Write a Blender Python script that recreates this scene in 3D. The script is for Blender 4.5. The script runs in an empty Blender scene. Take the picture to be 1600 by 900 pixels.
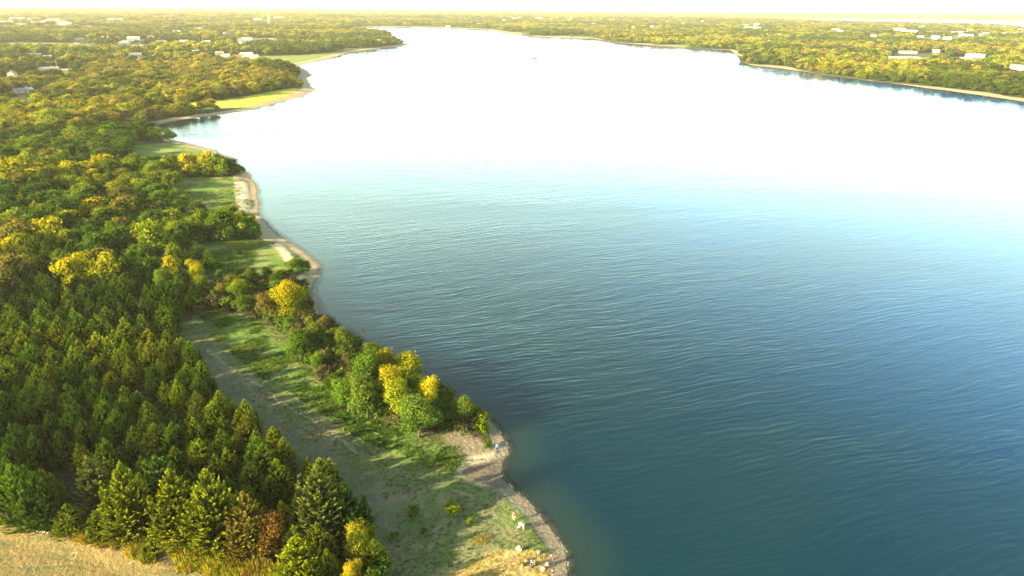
import bpy, math, random, numpy as np
from mathutils import Vector, Matrix, Quaternion
R = math.radians
C = bpy.context.scene
COL = C.collection
rng = np.random.default_rng(7)
random.seed(7)

# ------------------------------------------------------------------ camera
CAM_Z = 68.0
FPX = 1062.0                      # focal length for a 1600 px wide picture
PITCH, ROLL = R(22.4), R(0.54)
cd = bpy.data.cameras.new('camera'); cam = bpy.data.objects.new('camera', cd); COL.objects.link(cam)
cd.sensor_width = 36.0; cd.lens = FPX / 1600 * 36.0
cd.clip_start = 0.5; cd.clip_end = 60000
_f = Vector((0, math.cos(PITCH), -math.sin(PITCH)))
_u0 = Vector((0, math.sin(PITCH), math.cos(PITCH))); _r0 = Vector((1, 0, 0))
_r = _r0 * math.cos(ROLL) + _u0 * math.sin(ROLL)
_u = _u0 * math.cos(ROLL) - _r0 * math.sin(ROLL)
M = Matrix((_r, _u, -_f)).transposed().to_4x4(); M.translation = (0, 0, CAM_Z)
cam.matrix_world = M
C.camera = cam
r_, u_, f_ = np.array(_r), np.array(_u), np.array(_f)

# ------------------------------------------------------------------ sun, sky, exposure
SUN_EL, SUN_AZ = R(18.5), R(-119.0)          # azimuth: compass angle from +Y, so the sun stands left and a little behind
SUN_STRENGTH, SKY_STRENGTH, EXPOSURE = 5.0, 0.054, 2.36
S = Vector((math.sin(SUN_AZ) * math.cos(SUN_EL), math.cos(SUN_AZ) * math.cos(SUN_EL), math.sin(SUN_EL)))
sl = bpy.data.lights.new('sun', 'SUN'); sl.energy = SUN_STRENGTH; sl.angle = R(0.6); sl.color = (1.0, 0.84, 0.48)
so = bpy.data.objects.new('sun', sl); so.rotation_euler = S.to_track_quat('Z', 'Y').to_euler(); COL.objects.link(so)
W = bpy.data.worlds.new('World'); C.world = W; W.use_nodes = True
wn = W.node_tree; wn.nodes.clear()
wo = wn.nodes.new('ShaderNodeOutputWorld'); bg = wn.nodes.new('ShaderNodeBackground'); wn.links.new(bg.outputs[0], wo.inputs[0])
sk = wn.nodes.new('ShaderNodeTexSky'); sk.sky_type = 'NISHITA'; sk.sun_disc = False
sk.sun_elevation = SUN_EL; sk.sun_rotation = SUN_AZ; sk.altitude = 150; sk.dust_density = 1.6; sk.air_density = 1.0; sk.ozone_density = 1.2
# milky horizon haze, the same all the way round, fading out by 35 degrees up
tc = wn.nodes.new('ShaderNodeTexCoord'); sx = wn.nodes.new('ShaderNodeSeparateXYZ'); wn.links.new(tc.outputs['Generated'], sx.inputs[0])
mr = wn.nodes.new('ShaderNodeMapRange'); mr.interpolation_type = 'SMOOTHERSTEP'
mr.inputs['From Min'].default_value = -0.05; mr.inputs['From Max'].default_value = 0.68
mr.inputs['To Min'].default_value = 1.0; mr.inputs['To Max'].default_value = 0.0
wn.links.new(sx.outputs['Z'], mr.inputs['Value'])
ad = wn.nodes.new('ShaderNodeMix'); ad.data_type = 'RGBA'; ad.blend_type = 'ADD'; ad.inputs['B'].default_value = (11.2, 15.6, 12.2, 1)
ad.clamp_factor = True; ad.clamp_result = False
wn.links.new(mr.outputs[0], ad.inputs['Factor']); wn.links.new(sk.outputs[0], ad.inputs['A']); wn.links.new(ad.outputs['Result'], bg.inputs[0])
bg.inputs[1].default_value = SKY_STRENGTH
vs = C.view_settings; vs.view_transform = 'Standard'; vs.look = 'None'; vs.gamma = 1.0; vs.exposure = EXPOSURE; vs.use_curve_mapping = False
C.cycles.max_bounces = 6; C.cycles.diffuse_bounces = 2; C.cycles.glossy_bounces = 2; C.cycles.transparent_max_bounces = 8
C.cycles.denoising_prefilter = 'NONE'; C.cycles.volume_bounces = 0; C.cycles.volume_step_rate = 4; C.cycles.sample_clamp_indirect = 6

# ------------------------------------------------------------------ helpers
def tag(o, label=None, cat=None, group=None, kind=None):
    if label: o['label'] = label
    if cat: o['category'] = cat
    if group: o['group'] = group
    if kind: o['kind'] = kind
    return o
def link(name, me, mat=None, parent=None, loc=None):
    o = bpy.data.objects.new(name, me); COL.objects.link(o)
    if mat is not None and me is not None and len(me.materials) == 0: me.materials.append(mat)
    if parent is not None: o.parent = parent
    if loc is not None: o.location = loc
    return o
def empty(name, loc, rz=0.0, s=1.0):
    o = bpy.data.objects.new(name, None); COL.objects.link(o); o.location = loc; o.rotation_euler = (0, 0, rz); o.scale = (s, s, s)
    o.empty_display_size = 0.5
    return o
def unproj(px, py, z=1.2):
    d = f_ + r_ * ((px - 800) / FPX) + u_ * ((450 - py) / FPX)
    t = (z - CAM_Z) / min(d[2], -0.0035)
    return np.array((d[0] * t, d[1] * t))
def proj(x, y, z):
    v = np.stack([x, y, z - CAM_Z], -1)
    d = v @ f_
    return 800 + FPX * (v @ r_) / d, 450 - FPX * (v @ u_) / d, d
def poly(pts, z=1.2): return np.array([unproj(a, b, z) for a, b in pts])
def seg_dist(P, A, closed=True):
    n = len(A); d2 = np.full(len(P), 1e18)
    for i in range(n if closed else n - 1):
        a = A[i]; b = A[(i + 1) % n]; ab = b - a; L = ab @ ab
        if L < 1e-9: continue
        q = P - a; t = np.clip((q @ ab) / L, 0, 1)
        e = q - t[:, None] * ab; d2 = np.minimum(d2, (e * e).sum(1))
    return np.sqrt(d2)
def inside(P, A):
    n = len(A); c = np.zeros(len(P), bool); x, y = P[:, 0], P[:, 1]
    for i in range(n):
        x0, y0 = A[i]; x1, y1 = A[(i + 1) % n]
        if y0 == y1: continue
        k = (y0 > y) != (y1 > y)
        c ^= k & (x < (x1 - x0) * (y - y0) / (y1 - y0) + x0)
    return c
def sdist(P, A, pad=40):
    lo, hi = A.min(0) - pad, A.max(0) + pad
    k = ((P > lo) & (P < hi)).all(1); out = np.full(len(P), -float(pad))
    if k.any():
        d = seg_dist(P[k], A); i = inside(P[k], A); out[k] = np.where(i, d, -d)
    return np.clip(out, -pad, pad)
def ldist(P, A, w, pad=40):
    lo, hi = A.min(0) - pad, A.max(0) + pad
    k = ((P > lo) & (P < hi)).all(1); out = np.full(len(P), -float(pad))
    if k.any(): out[k] = w - seg_dist(P[k], A, False)
    return np.clip(out, -pad, pad)
_tab = rng.random((256, 256))
def vnoise(x, y):
    xi, yi = np.floor(x).astype(int), np.floor(y).astype(int); fx, fy = x - xi, y - yi
    fx = fx * fx * (3 - 2 * fx); fy = fy * fy * (3 - 2 * fy)
    a, b = _tab[xi % 256, yi % 256], _tab[(xi + 1) % 256, yi % 256]; c, d = _tab[xi % 256, (yi + 1) % 256], _tab[(xi + 1) % 256, (yi + 1) % 256]
    return (a * (1 - fx) + b * fx) * (1 - fy) + (c * (1 - fx) + d * fx) * fy
def fbm(x, y, o=4):
    s = 0; a = 0.5; t = 0
    for i in range(o): s = s + a * vnoise(x + 17.3 * i, y - 9.1 * i); t += a; x = x * 2.03; y = y * 2.03; a *= 0.5
    return s / t

# ------------------------------------------------------------------ node material helpers
class NT:
    def __init__(s, name):
        s.m = bpy.data.materials.new(name); s.m.use_nodes = True; s.t = s.m.node_tree; s.t.nodes.clear()
        s.out = s.t.nodes.new('ShaderNodeOutputMaterial')
    def n(s, typ, **kw):
        n = s.t.nodes.new(typ)
        for k, v in kw.items():
            if k.startswith('i_'):
                key = k[2:].replace('_', ' ')
                key = int(key) if key.isdigit() else key
                s.set(n.inputs[key], v)
            else: setattr(n, k, v)
        return n
    def set(s, sock, v):
        if isinstance(v, bpy.types.NodeSocket): s.t.links.new(v, sock)
        elif isinstance(v, (tuple, list)) and len(v) == 3 and sock.type == 'RGBA': sock.default_value = (*v, 1)
        else: sock.default_value = v
    def attr(s, name, typ='GEOMETRY', out='Fac'): return s.n('ShaderNodeAttribute', attribute_name=name, attribute_type=typ).outputs[out]
    def noise(s, scale, detail=3, vec=None, rough=0.55, dist=0.0, out=0):
        n = s.n('ShaderNodeTexNoise'); n.inputs['Scale'].default_value = scale; n.inputs['Detail'].default_value = detail
        n.inputs['Roughness'].default_value = rough; n.inputs['Distortion'].default_value = dist
        if vec is not None: s.t.links.new(vec, n.inputs['Vector'])
        return n.outputs[out]
    def math(s, op, a, b=0.0, c=0.0, clamp=False):
        n = s.n('ShaderNodeMath', operation=op, use_clamp=clamp); s.set(n.inputs[0], a); s.set(n.inputs[1], b)
        if len(n.inputs) > 2: s.set(n.inputs[2], c)
        return n.outputs[0]
    def ramp(s, v, a, b, lo=0.0, hi=1.0, smooth=True):
        n = s.n('ShaderNodeMapRange'); n.interpolation_type = 'SMOOTHSTEP' if smooth else 'LINEAR'
        s.set(n.inputs['Value'], v); n.inputs['From Min'].default_value = a; n.inputs['From Max'].default_value = b
        n.inputs['To Min'].default_value = lo; n.inputs['To Max'].default_value = hi
        return n.outputs[0]
    def mix(s, f, a, b, mode='MIX'):
        n = s.n('ShaderNodeMix', data_type='RGBA', blend_type=mode); s.set(n.inputs['Factor'], f)
        s.set(n.inputs['A'], a); s.set(n.inputs['B'], b); return n.outputs['Result']
    def obj(s): return s.n('ShaderNodeTexCoord').outputs['Object']
    def mapping(s, vec, scale=(1, 1, 1), rot=(0, 0, 0)):
        n = s.n('ShaderNodeMapping'); s.t.links.new(vec, n.inputs['Vector']); n.inputs['Scale'].default_value = scale; n.inputs['Rotation'].default_value = rot
        return n.outputs[0]
    def pbr(s, col, rough=0.8, **kw):
        p = s.n('ShaderNodeBsdfPrincipled'); s.set(p.inputs['Base Color'], col); s.set(p.inputs['Roughness'], rough)
        for k, v in kw.items(): s.set(p.inputs[k.replace('_', ' ')], v)
        s.t.links.new(p.outputs[0], s.out.inputs[0]); return p
def simple(name, col, rough=0.7, var=0.25, scale=3.0, **kw):
    m = NT(name); v = m.noise(scale, 4, m.obj())
    f = m.ramp(v, 0.25, 0.75, 1 - var, 1 + var, False)
    h = m.n('ShaderNodeHueSaturation'); m.set(h.inputs['Color'], tuple(col)); m.set(h.inputs['Value'], f)
    p = m.pbr(h.outputs[0], rough, **kw)
    b = m.n('ShaderNodeBump'); b.inputs['Strength'].default_value = 0.2; b.inputs['Distance'].default_value = 0.02
    m.t.links.new(m.noise(scale * 9, 2, m.obj()), b.inputs['Height']); m.t.links.new(b.outputs[0], p.inputs['Normal'])
    return m.m

# ------------------------------------------------------------------ shoreline and ground regions (traced, then laid on the ground in metres)
SHORE = [(860, 1000), (893, 950), (889, 905), (884, 865), (862, 828), (832, 793), (806, 770), (793, 757), (785, 748), (788, 722), (795, 706), (790, 690),
 (775, 668), (755, 648), (735, 640), (703, 612), (690, 600), (640, 575), (600, 552), (560, 532), (530, 510), (505, 490), (493, 474), (487, 460), (490, 446), (499, 428), (497, 413),
 (480, 400), (462, 385), (440, 367), (417, 349), (407, 337), (407, 316), (400, 292), (386, 270), (365, 250), (335, 235), (300, 225), (268, 218),
 (254, 208), (246, 195), (282, 188), (340, 180), (390, 172), (440, 159), (475, 149), (493, 140), (483, 131), (480, 123), (487, 117), (474, 108),
 (466, 103), (490, 97), (520, 90), (545, 83), (580, 77), (618, 73), (645, 69.5), (622, 66), (616, 61), (619, 56), (590, 52), (560, 47), (547, 43), (570, 41.5),
 (668, 42), (720, 44), (760, 46), (800, 52), (840, 57), (925, 60), (970, 67), (1042, 72), (1080, 75.5), (1140, 78), (1148, 83), (1158, 90),
 (1157, 97), (1175, 102), (1212, 106), (1272, 114), (1312, 121), (1402, 131), (1500, 144), (1600, 159), (1750, 186), (1950, 225)]
shore = [unproj(a, b, 0) for a, b in SHORE]
# densify with a little natural wander
pts = []
for i in range(len(shore) - 1):
    a, b = shore[i], shore[i + 1]; L = np.linalg.norm(b - a); n = max(1, min(14, int(L / max(3, 0.02 * np.linalg.norm(a)))))
    for k in range(n): pts.append(a + (b - a) * k / n)
pts.append(shore[-1]); pts = np.array(pts); _d = np.linalg.norm(pts, axis=1)
_w = (np.stack([fbm(pts[:, 0] * .11, pts[:, 1] * .11, 3), fbm(pts[:, 0] * .11 + 50, pts[:, 1] * .11, 3)], -1) - 0.5) * np.minimum(8, 0.013 * _d)[:, None]
WATER = np.concatenate([pts + _w, np.array([[3500., 900.], [3500., -600.], [-120., -600.], [-60., -40.], [-20., 5.], [6., 36.]])])
POND1 = poly([(1180, 28), (1350, 28.6), (1600, 32), (1900, 36), (1900, 52), (1600, 43), (1350, 37), (1200, 32)], 0)
POND2 = poly([(560, 16.5), (690, 17), (770, 19.8), (680, 19.6)], 0)

PM = dict(
 clearing=poly([(280, 508), (320, 486), (400, 497), (455, 524), (485, 570), (520, 620), (560, 645), (640, 676), (700, 668), (745, 690), (790, 700), (800, 740), (800, 765), (835, 790), (862, 828), (888, 860), (900, 1010),
   (560, 1010), (610, 905), (590, 870), (555, 835), (525, 795), (480, 748), (420, 700), (365, 655), (318, 605), (290, 548)]),
 meadow_a=poly([(312, 383), (400, 373), (440, 378), (470, 400), (478, 420), (455, 440), (400, 432), (345, 432), (325, 410)]),
 meadow_b=poly([(262, 280), (375, 272), (400, 290), (405, 320), (405, 345), (385, 345), (290, 338), (280, 310)]),
 meadow_c=poly([(200, 228), (270, 222), (340, 240), (370, 256), (345, 258), (215, 262), (205, 245)]),
 lush=poly([(305, 500), (330, 488), (400, 500), (455, 535), (500, 595), (560, 645), (650, 678), (720, 690), (722, 725), (690, 735), (640, 715), (600, 700), (540, 672), (470, 622), (410, 590), (360, 548)]),
 dark_dirt=poly([(290, 530), (325, 545), (385, 595), (425, 640), (490, 680), (545, 725), (585, 765), (612, 800), (600, 860), (575, 850), (540, 780), (500, 730), (440, 690), (380, 640), (320, 590)]),
 straw=poly([(735, 875), (768, 858), (812, 850), (850, 856), (885, 862), (900, 1010), (560, 1010), (620, 925), (690, 895)]),
 cove=poly([(713, 723), (745, 713), (775, 709), (783, 702), (800, 715), (795, 755), (765, 757), (730, 744)]),
 bare=poly([(695, 655), (740, 676), (778, 690), (783, 703), (745, 713), (716, 706), (690, 680)]),
 bank=poly([(-260, 770), (-60, 798), (20, 815), (85, 828), (150, 842), (210, 862), (270, 880), (330, 893), (400, 925), (470, 1010), (-260, 1010)]),
 pale=poly([(366, 279), (384, 284), (389, 305), (384, 315), (396, 323), (380, 331), (371, 320), (366, 300)]),
 gold_field=poly([(212, 166), (330, 158), (385, 151), (440, 140), (466, 137), (462, 146), (430, 156), (385, 168), (300, 172), (215, 177)]),
 brown_field=poly([(22, 150), (52, 150), (60, 174), (22, 176)]),
 park=poly([(352, 92), (400, 88), (440, 87), (500, 84), (540, 78), (580, 74), (560, 84), (500, 96), (462, 104), (400, 102)]),
)
BARE = poly([(80, 742), (140, 738), (158, 778), (150, 800), (92, 800)])
PALE_LINES = [(poly([(318, 540), (350, 565), (385, 588), (415, 606), (440, 628), (480, 648), (530, 682), (560, 705)]), 0.12),
              (poly([(712, 727), (722, 715), (745, 711), (775, 704), (783, 694), (778, 682)]), 0.9),
              (poly([(712, 728), (720, 738), (742, 748), (762, 752)]), 0.30),
              (poly([(434, 378), (441, 388), (448, 400), (456, 412)]), 1.3),
              (poly([(463, 432), (474, 430)]), 1.2),
              (poly([(400, 98), (440, 93), (480, 91)]), 2.5), (poly([(30, 158), (52, 157)]), 0.7)]

# polar ground grid round the point under the camera
th = np.concatenate([np.arange(-46, 46, 0.29), np.arange(46, 314, 4.0)]); th = R(1) * np.sort(th)
rr = np.concatenate([[1.0, 15, 30, 40], np.exp(np.arange(math.log(48), math.log(17500), 0.0112)), [17500.]])
NTH, NR = len(th), len(rr)
TH, RR = np.meshgrid(th, rr)
GX, GY = (RR * np.sin(TH)).ravel(), (RR * np.cos(TH)).ravel(); GP = np.stack([GX, GY], -1)
def shore_s(P):
    d = seg_dist(P, WATER); i = inside(P, WATER); s = np.where(i, -d, d)
    for q in (POND1, POND2):
        d = seg_dist(P, q); i = inside(P, q); s = np.minimum(s, np.where(i, -d, d))
    return s
def ground_z(P, s):
    r = np.hypot(P[:, 0], P[:, 1])
    near = r < 150
    bw = np.where(near, 1.3, 3.5)                                   # where the little scarp stands behind the beach
    sm = lambda x: np.clip(x, 0, 1) ** 2 * (3 - 2 * np.clip(x, 0, 1))
    z = 0.10 * np.clip(s, 0, bw) + np.where(near, .25, .5) * sm((s - bw) / np.where(near, 1.4, .9)) + 0.5 * sm((s - bw) / 16)
    z += (fbm(P[:, 0] * .13, P[:, 1] * .13, 3) - 0.5) * 0.35 * sm(s / 6)
    z += 9 * sm((s - 150) / 900) * fbm(P[:, 0] * .0012, P[:, 1] * .0012, 3) * sm((r - 700) / 1500)
    z += 26 * sm((r - 8200) / 2500) * sm(s / 400) * (0.3 + fbm(P[:, 0] * .0004, P[:, 1] * .0004, 3)) * sm((GYX(P) - 0.1) / 0.5)
    z = np.where(s < 0, -np.minimum(0.10 * -s, 2.5), z)
    return z
def GYX(P): return P[:, 0] / np.maximum(P[:, 1], 1)
s_ = shore_s(GP)
s_ = s_ + (fbm(GX * .5, GY * .5, 3) - 0.5) * np.clip(np.abs(s_) + .2, 0, 0.7) * (np.hypot(GX, GY) < 300)
cove_in = sdist(GP, PM['cove'])
GZ = ground_z(GP, s_)
GZ = np.where(s_ > 0, GZ - np.clip((cove_in + 1) / 1.8, 0, 1) * np.maximum(GZ - 0.12 - 0.03 * s_, 0), GZ)
bank_in = sdist(GP, PM['bank'])
GZ = GZ - 0.8 * np.clip((bank_in + 1.5) / 4, 0, 1) * (s_ > 0) * np.clip(GZ, 0, 1)
def gz(x, y):
    P = np.array([[x, y]]); return float(ground_z(P, shore_s(P))[0]) - 0.8 * float(np.clip((sdist(P, PM['bank'])[0] + 1.5) / 4, 0, 1))
field_n = fbm(GX * .0045, GY * .009, 3)
def fieldness(P):
    r = np.hypot(P[:, 0], P[:, 1])
    f = fbm(P[:, 0] * .0045, P[:, 1] * .009, 3)
    return np.where(r > 750, (f - 0.628) * 120, -40)
def grid_mesh(name, X, Y, Z, nr, nt):
    me = bpy.data.meshes.new(name); n = nr * nt
    me.vertices.add(n); me.vertices.foreach_set('co', np.stack([X, Y, Z], -1).astype(np.float32).ravel())
    i = np.arange(nr - 1)[:, None] * nt; j = np.arange(nt)[None, :]; j2 = (j + 1) % nt
    q = np.stack([i + j, i + j2, i + nt + j2, i + nt + j], -1).reshape(-1, 4)[:, ::-1]
    nf = len(q); me.loops.add(nf * 4); me.loops.foreach_set('vertex_index', q.astype(np.int32).ravel())
    me.polygons.add(nf); me.polygons.foreach_set('loop_start', np.arange(0, nf * 4, 4, dtype=np.int32))
    me.polygons.foreach_set('use_smooth', np.ones(nf, bool)); me.update(calc_edges=True); return me
def fattr(me, name, v):
    a = me.attributes.new(name, 'FLOAT', 'POINT'); a.data.foreach_set('value', np.asarray(v, np.float32))
gm = grid_mesh('ground', GX, GY, GZ, NR, NTH)
fattr(gm, 'shore', np.clip(s_, -60, 60))
meadow_all = np.maximum.reduce([sdist(GP, PM[k]) for k in ('meadow_a', 'meadow_b', 'meadow_c', 'park')])
fattr(gm, 'meadow', meadow_all)
masks = {k: sdist(GP, v) for k, v in PM.items() if k in ('lush', 'dark_dirt', 'straw', 'cove', 'bare', 'bank', 'pale', 'gold_field', 'brown_field')}
clear_all = np.maximum.reduce([sdist(GP, PM[k]) for k in ('clearing', 'meadow_a', 'meadow_b', 'meadow_c', 'park')])
fattr(gm, 'clearing', clear_all)
for k, v in masks.items(): fattr(gm, k, v)
fattr(gm, 'pale_line', np.maximum.reduce([ldist(GP, a, w) for a, w in PALE_LINES]))
fattr(gm, 'field', fieldness(GP))
beach_w = np.where(RR.ravel() < 150, 1.7, np.where(RR.ravel() < 600, 6.5, 12.0)); beach_w = np.where((GX > 0) & (RR.ravel() > 500), 9.0 * np.clip(fbm(GX * .012, GY * .012, 3) - .38, 0, 1) * 4, beach_w)
fattr(gm, 'beach', beach_w - s_); fattr(gm, 'wet', s_ - np.where(RR.ravel() < 150, 1.15, 0))

g = NT('ground'); oc = g.obj()
n1 = g.noise(0.35, 5, oc); n2 = g.noise(1.6, 4, oc); n3 = g.noise(0.06, 4, oc); n4 = g.noise(6.0, 3, oc)
edge = g.math('ADD', g.math('MULTIPLY', g.math('SUBTRACT', n1, 0.5), 5.0), g.math('MULTIPLY', g.math('SUBTRACT', n2, 0.5), 2.2))
edge_s = g.math('ADD', g.math('MULTIPLY', g.math('SUBTRACT', n2, 0.5), 1.2), g.math('MULTIPLY', g.math('SUBTRACT', n4, 0.5), 0.5))
def msk(name, w=0.8, e=edge): return g.ramp(g.math('ADD', g.attr(name), e), -w, w)
floor = g.mix(g.ramp(n2, .35, .65), (0.045, 0.036, 0.02), (0.085, 0.07, 0.035))
floor = g.mix(g.ramp(n1, .45, .7), floor, (0.06, 0.08, 0.02))
fieldc = g.mix(g.ramp(n3, .35, .6), (0.22, 0.20, 0.08), (0.16, 0.20, 0.05))
col = g.mix(msk('field', 6), floor, fieldc)
drab = g.mix(g.ramp(n1, .35, .65), (0.14, 0.155, 0.062), (0.195, 0.185, 0.092))
drab = g.mix(g.ramp(g.noise(0.22, 4, oc, dist=1.0), .42, .60), drab, (0.105, 0.142, 0.038))
drab = g.mix(g.ramp(g.noise(0.16, 3, g.mapping(oc, (1, 1, 1), (0, 0, 1.0)), dist=.6), .56, .70), drab, (0.20, 0.16, 0.095))
col = g.mix(msk('clearing', 0.6), col, drab)
lush = g.mix(g.ramp(n2, .35, .68), (0.065, 0.145, 0.018), (0.13, 0.20, 0.035))
lush = g.mix(g.ramp(g.noise(0.3, 4, oc, dist=.8), .48, .66), lush, (0.15, 0.19, 0.05))
col = g.mix(g.math('MULTIPLY', msk('lush', 1.6), .92), col, lush)
col = g.mix(msk('meadow', 2.0), col, g.mix(g.ramp(g.noise(.12, 4, oc, dist=.6), .40, .62), (0.10, 0.17, 0.022), (0.20, 0.215, 0.05)))
# far meadows: greener
dirt = g.mix(g.ramp(n2, .3, .7), (0.095, 0.080, 0.062), (0.17, 0.145, 0.11))
dirt = g.mix(g.ramp(n1, .52, .66), dirt, (0.10, 0.105, 0.055))
col = g.mix(g.math('MULTIPLY', g.math('MULTIPLY', msk('dark_dirt', 2.2), .95), g.ramp(g.noise(.5, 4, oc, dist=1), .36, .58, .15, .8)), col, dirt)
straw = g.mix(g.ramp(g.noise(1.1, 5, oc, dist=1.2), .38, .62), (0.48, 0.35, 0.13), (0.26, 0.18, 0.07))
col = g.mix(g.math('MULTIPLY', msk('straw', 0.9), .92), col, straw)
sand = g.mix(g.ramp(n1, .3, .7), (0.30, 0.225, 0.13), (0.40, 0.305, 0.18)); sand = g.mix(g.ramp(n2, .5, .7), sand, (0.22, 0.165, 0.10))
bare = g.mix(g.ramp(n2, .35, .65), (0.25, 0.20, 0.145), (0.17, 0.14, 0.085))
col = g.mix(msk('bare', .9), col, bare)
bankc = g.mix(g.ramp(n1, .35, .7), (0.21, 0.15, 0.058), (0.16, 0.125, 0.045))
bankc = g.mix(g.ramp(g.noise(0.28, 5, g.mapping(oc, (.6, 1.6, 1)), dist=1.5), .50, .64), bankc, (0.12, 0.115, 0.045))
bankc = g.mix(g.ramp(g.noise(2.6, 4, g.mapping(oc, (.7, 1.5, 1), (0, 0, .6)), dist=1.2), .58, .72, 0, .6), bankc, (0.12, 0.09, 0.05))
bankc = g.mix(g.ramp(g.noise(0.5, 3, oc, dist=2), .62, .70), bankc, (0.34, 0.235, 0.13))
col = g.mix(msk('bank', .7), col, bankc)
col = g.mix(msk('gold_field', 3), col, g.mix(g.ramp(g.noise(.05, 4, g.mapping(oc, (1, 3, 1))), .4, .6), (0.55, 0.46, 0.03), (0.26, 0.27, 0.05)))
col = g.mix(msk('brown_field', 2), col, (0.14, 0.115, 0.055))
bmask = g.ramp(g.math('ADD', g.attr('beach'), edge_s), -.35, .35)
col = g.mix(bmask, col, sand)
col = g.mix(msk('cove', .3, edge_s), col, g.mix(g.ramp(n2, .4, .65), (0.15, 0.115, 0.075), (0.10, 0.082, 0.062)))
pale = g.mix(g.ramp(n4, .3, .7), (0.56, 0.47, 0.33), (0.44, 0.36, 0.24))
col = g.mix(msk('pale', .8, edge_s), col, pale)
col = g.mix(g.math('MULTIPLY', msk('pale_line', .5, edge_s), .7), col, pale)
col = g.mix(g.math('MULTIPLY', g.ramp(g.math('ABSOLUTE', g.math('ADD', g.attr('beach'), g.math('MULTIPLY', edge_s, .6))), .08, .32, 1, 0), g.math('MULTIPLY', g.math('SUBTRACT', 1.0, msk('cove', .3, edge_s)), g.math('SUBTRACT', .6, g.math('MULTIPLY', msk('bare', .9), .6)))), col, pale)
wet = g.ramp(g.math('ADD', g.attr('wet'), g.math('MULTIPLY', edge_s, .5)), 0.5, 1.0, 1.0, 0.0)
col = g.mix(g.math('MULTIPLY', wet, .6), col, (0.11, 0.095, 0.075))
grain = g.ramp(n4, .2, .8, .72, 1.28, False)
hs = g.n('ShaderNodeHueSaturation'); g.set(hs.inputs['Color'], col); g.set(hs.inputs['Value'], grain)
gp = g.pbr(hs.outputs[0], 0.9); g.set(gp.inputs['Specular IOR Level'], .2)
bh = g.math('ADD', g.math('MULTIPLY', n4, .06), g.math('MULTIPLY', n2, .22))
bn = g.n('ShaderNodeBump'); bn.inputs['Strength'].default_value = 0.9; bn.inputs['Distance'].default_value = 1.0
g.t.links.new(bh, bn.inputs['Height']); g.t.links.new(bn.outputs[0], gp.inputs['Normal'])
ground = link('ground', gm, g.m); tag(ground, kind='structure', label='lakeside land with clearing, sandy shore, fields and forest floor')

# ------------------------------------------------------------------ water
k2 = np.arange(0, NR, 2); k2 = np.unique(np.append(k2, NR - 1)); j2 = np.arange(0, NTH, 2)
idx = (k2[:, None] * NTH + j2[None, :]).ravel()
wm = grid_mesh('lake', GX[idx] * 0.9995, GY[idx] * 0.9995, np.zeros(len(idx)), len(k2), len(j2))
fattr(wm, 'shore', np.clip(-s_[idx], -60, 400))
w = NT('water'); wc = w.obj()
sd = w.attr('shore')
wdir = R(20)
cv = w.mapping(wc, (1, 1, 1), (0, 0, -wdir))
big = w.noise(0.012, 3, wc); 
warp = w.n('ShaderNodeVectorMath', operation='ADD'); w.t.links.new(cv, warp.inputs[0])
wv = w.n('ShaderNodeVectorMath', operation='SCALE'); w.t.links.new(w.noise(0.02, 2, wc, out=1), wv.inputs[0]); wv.inputs['Scale'].default_value = 9.0
w.t.links.new(wv.outputs[0], warp.inputs[1]); W1 = warp.outputs[0]
a1 = w.noise(1.15, 3, w.mapping(W1, (0.16, 1, 1)), 0.5, 0.35)
a2 = w.noise(2.9, 2, w.mapping(W1, (0.22, 1, 1), (0, 0, .16)), 0.5, 0.3)
a3 = w.noise(0.30, 2, w.mapping(W1, (0.2, 1, 1), (0, 0, -.2)), 0.5, 0.3)
gust = w.ramp(w.noise(0.010, 3, w.mapping(wc, (.5, 1, 1)), .5, .5), .34, .66, 0.35, 1.35)
calm = w.ramp(sd, 0, 14, .25, 1.0)
hgt = w.math('ADD', w.math('MULTIPLY', a1, .070), w.math('ADD', w.math('MULTIPLY', a2, .02), w.math('MULTIPLY', a3, .09)))
wt_ = w.n('ShaderNodeTexWave', wave_type='BANDS', bands_direction='Y', wave_profile='SIN'); w.t.links.new(w.mapping(W1, (.45, 1, 1), (0, 0, .06)), wt_.inputs['Vector'])
wt_.inputs['Scale'].default_value = 0.20; wt_.inputs['Distortion'].default_value = 10.0; wt_.inputs['Detail'].default_value = 2.5; wt_.inputs['Detail Scale'].default_value = 1.2
hgt = w.math('ADD', hgt, w.math('MULTIPLY', wt_.outputs['Fac'], w.ramp(w.noise(.03, 2, wc), .35, .65, .003, .014)))
hgt = w.math('MULTIPLY', w.math('MULTIPLY', hgt, gust), calm)
wb = w.n('ShaderNodeBump'); wb.inputs['Strength'].default_value = 1.0; wb.inputs['Distance'].default_value = 1.0; w.t.links.new(hgt, wb.inputs['Height'])
xs = w.n('ShaderNodeSeparateXYZ'); w.t.links.new(wc, xs.inputs[0])
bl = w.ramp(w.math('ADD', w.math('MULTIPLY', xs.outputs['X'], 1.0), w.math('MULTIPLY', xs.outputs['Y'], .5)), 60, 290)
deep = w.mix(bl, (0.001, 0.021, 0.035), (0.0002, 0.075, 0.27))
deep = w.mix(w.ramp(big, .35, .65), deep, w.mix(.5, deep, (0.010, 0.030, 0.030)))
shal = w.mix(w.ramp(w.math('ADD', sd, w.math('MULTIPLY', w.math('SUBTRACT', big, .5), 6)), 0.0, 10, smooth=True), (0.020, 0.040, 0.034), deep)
foam = w.math('MULTIPLY', w.ramp(w.math('ABSOLUTE', w.math('SUBTRACT', sd, .22)), .05, .22, 1, 0), w.ramp(w.noise(.5, 3, wc), .5, .58))
foam = w.math('MULTIPLY', foam, w.ramp(w.noise(3, 2, wc), .35, .6)); foam = w.math('MULTIPLY', foam, .7)
wcol = w.mix(foam, shal, (.75, .75, .72))
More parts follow.
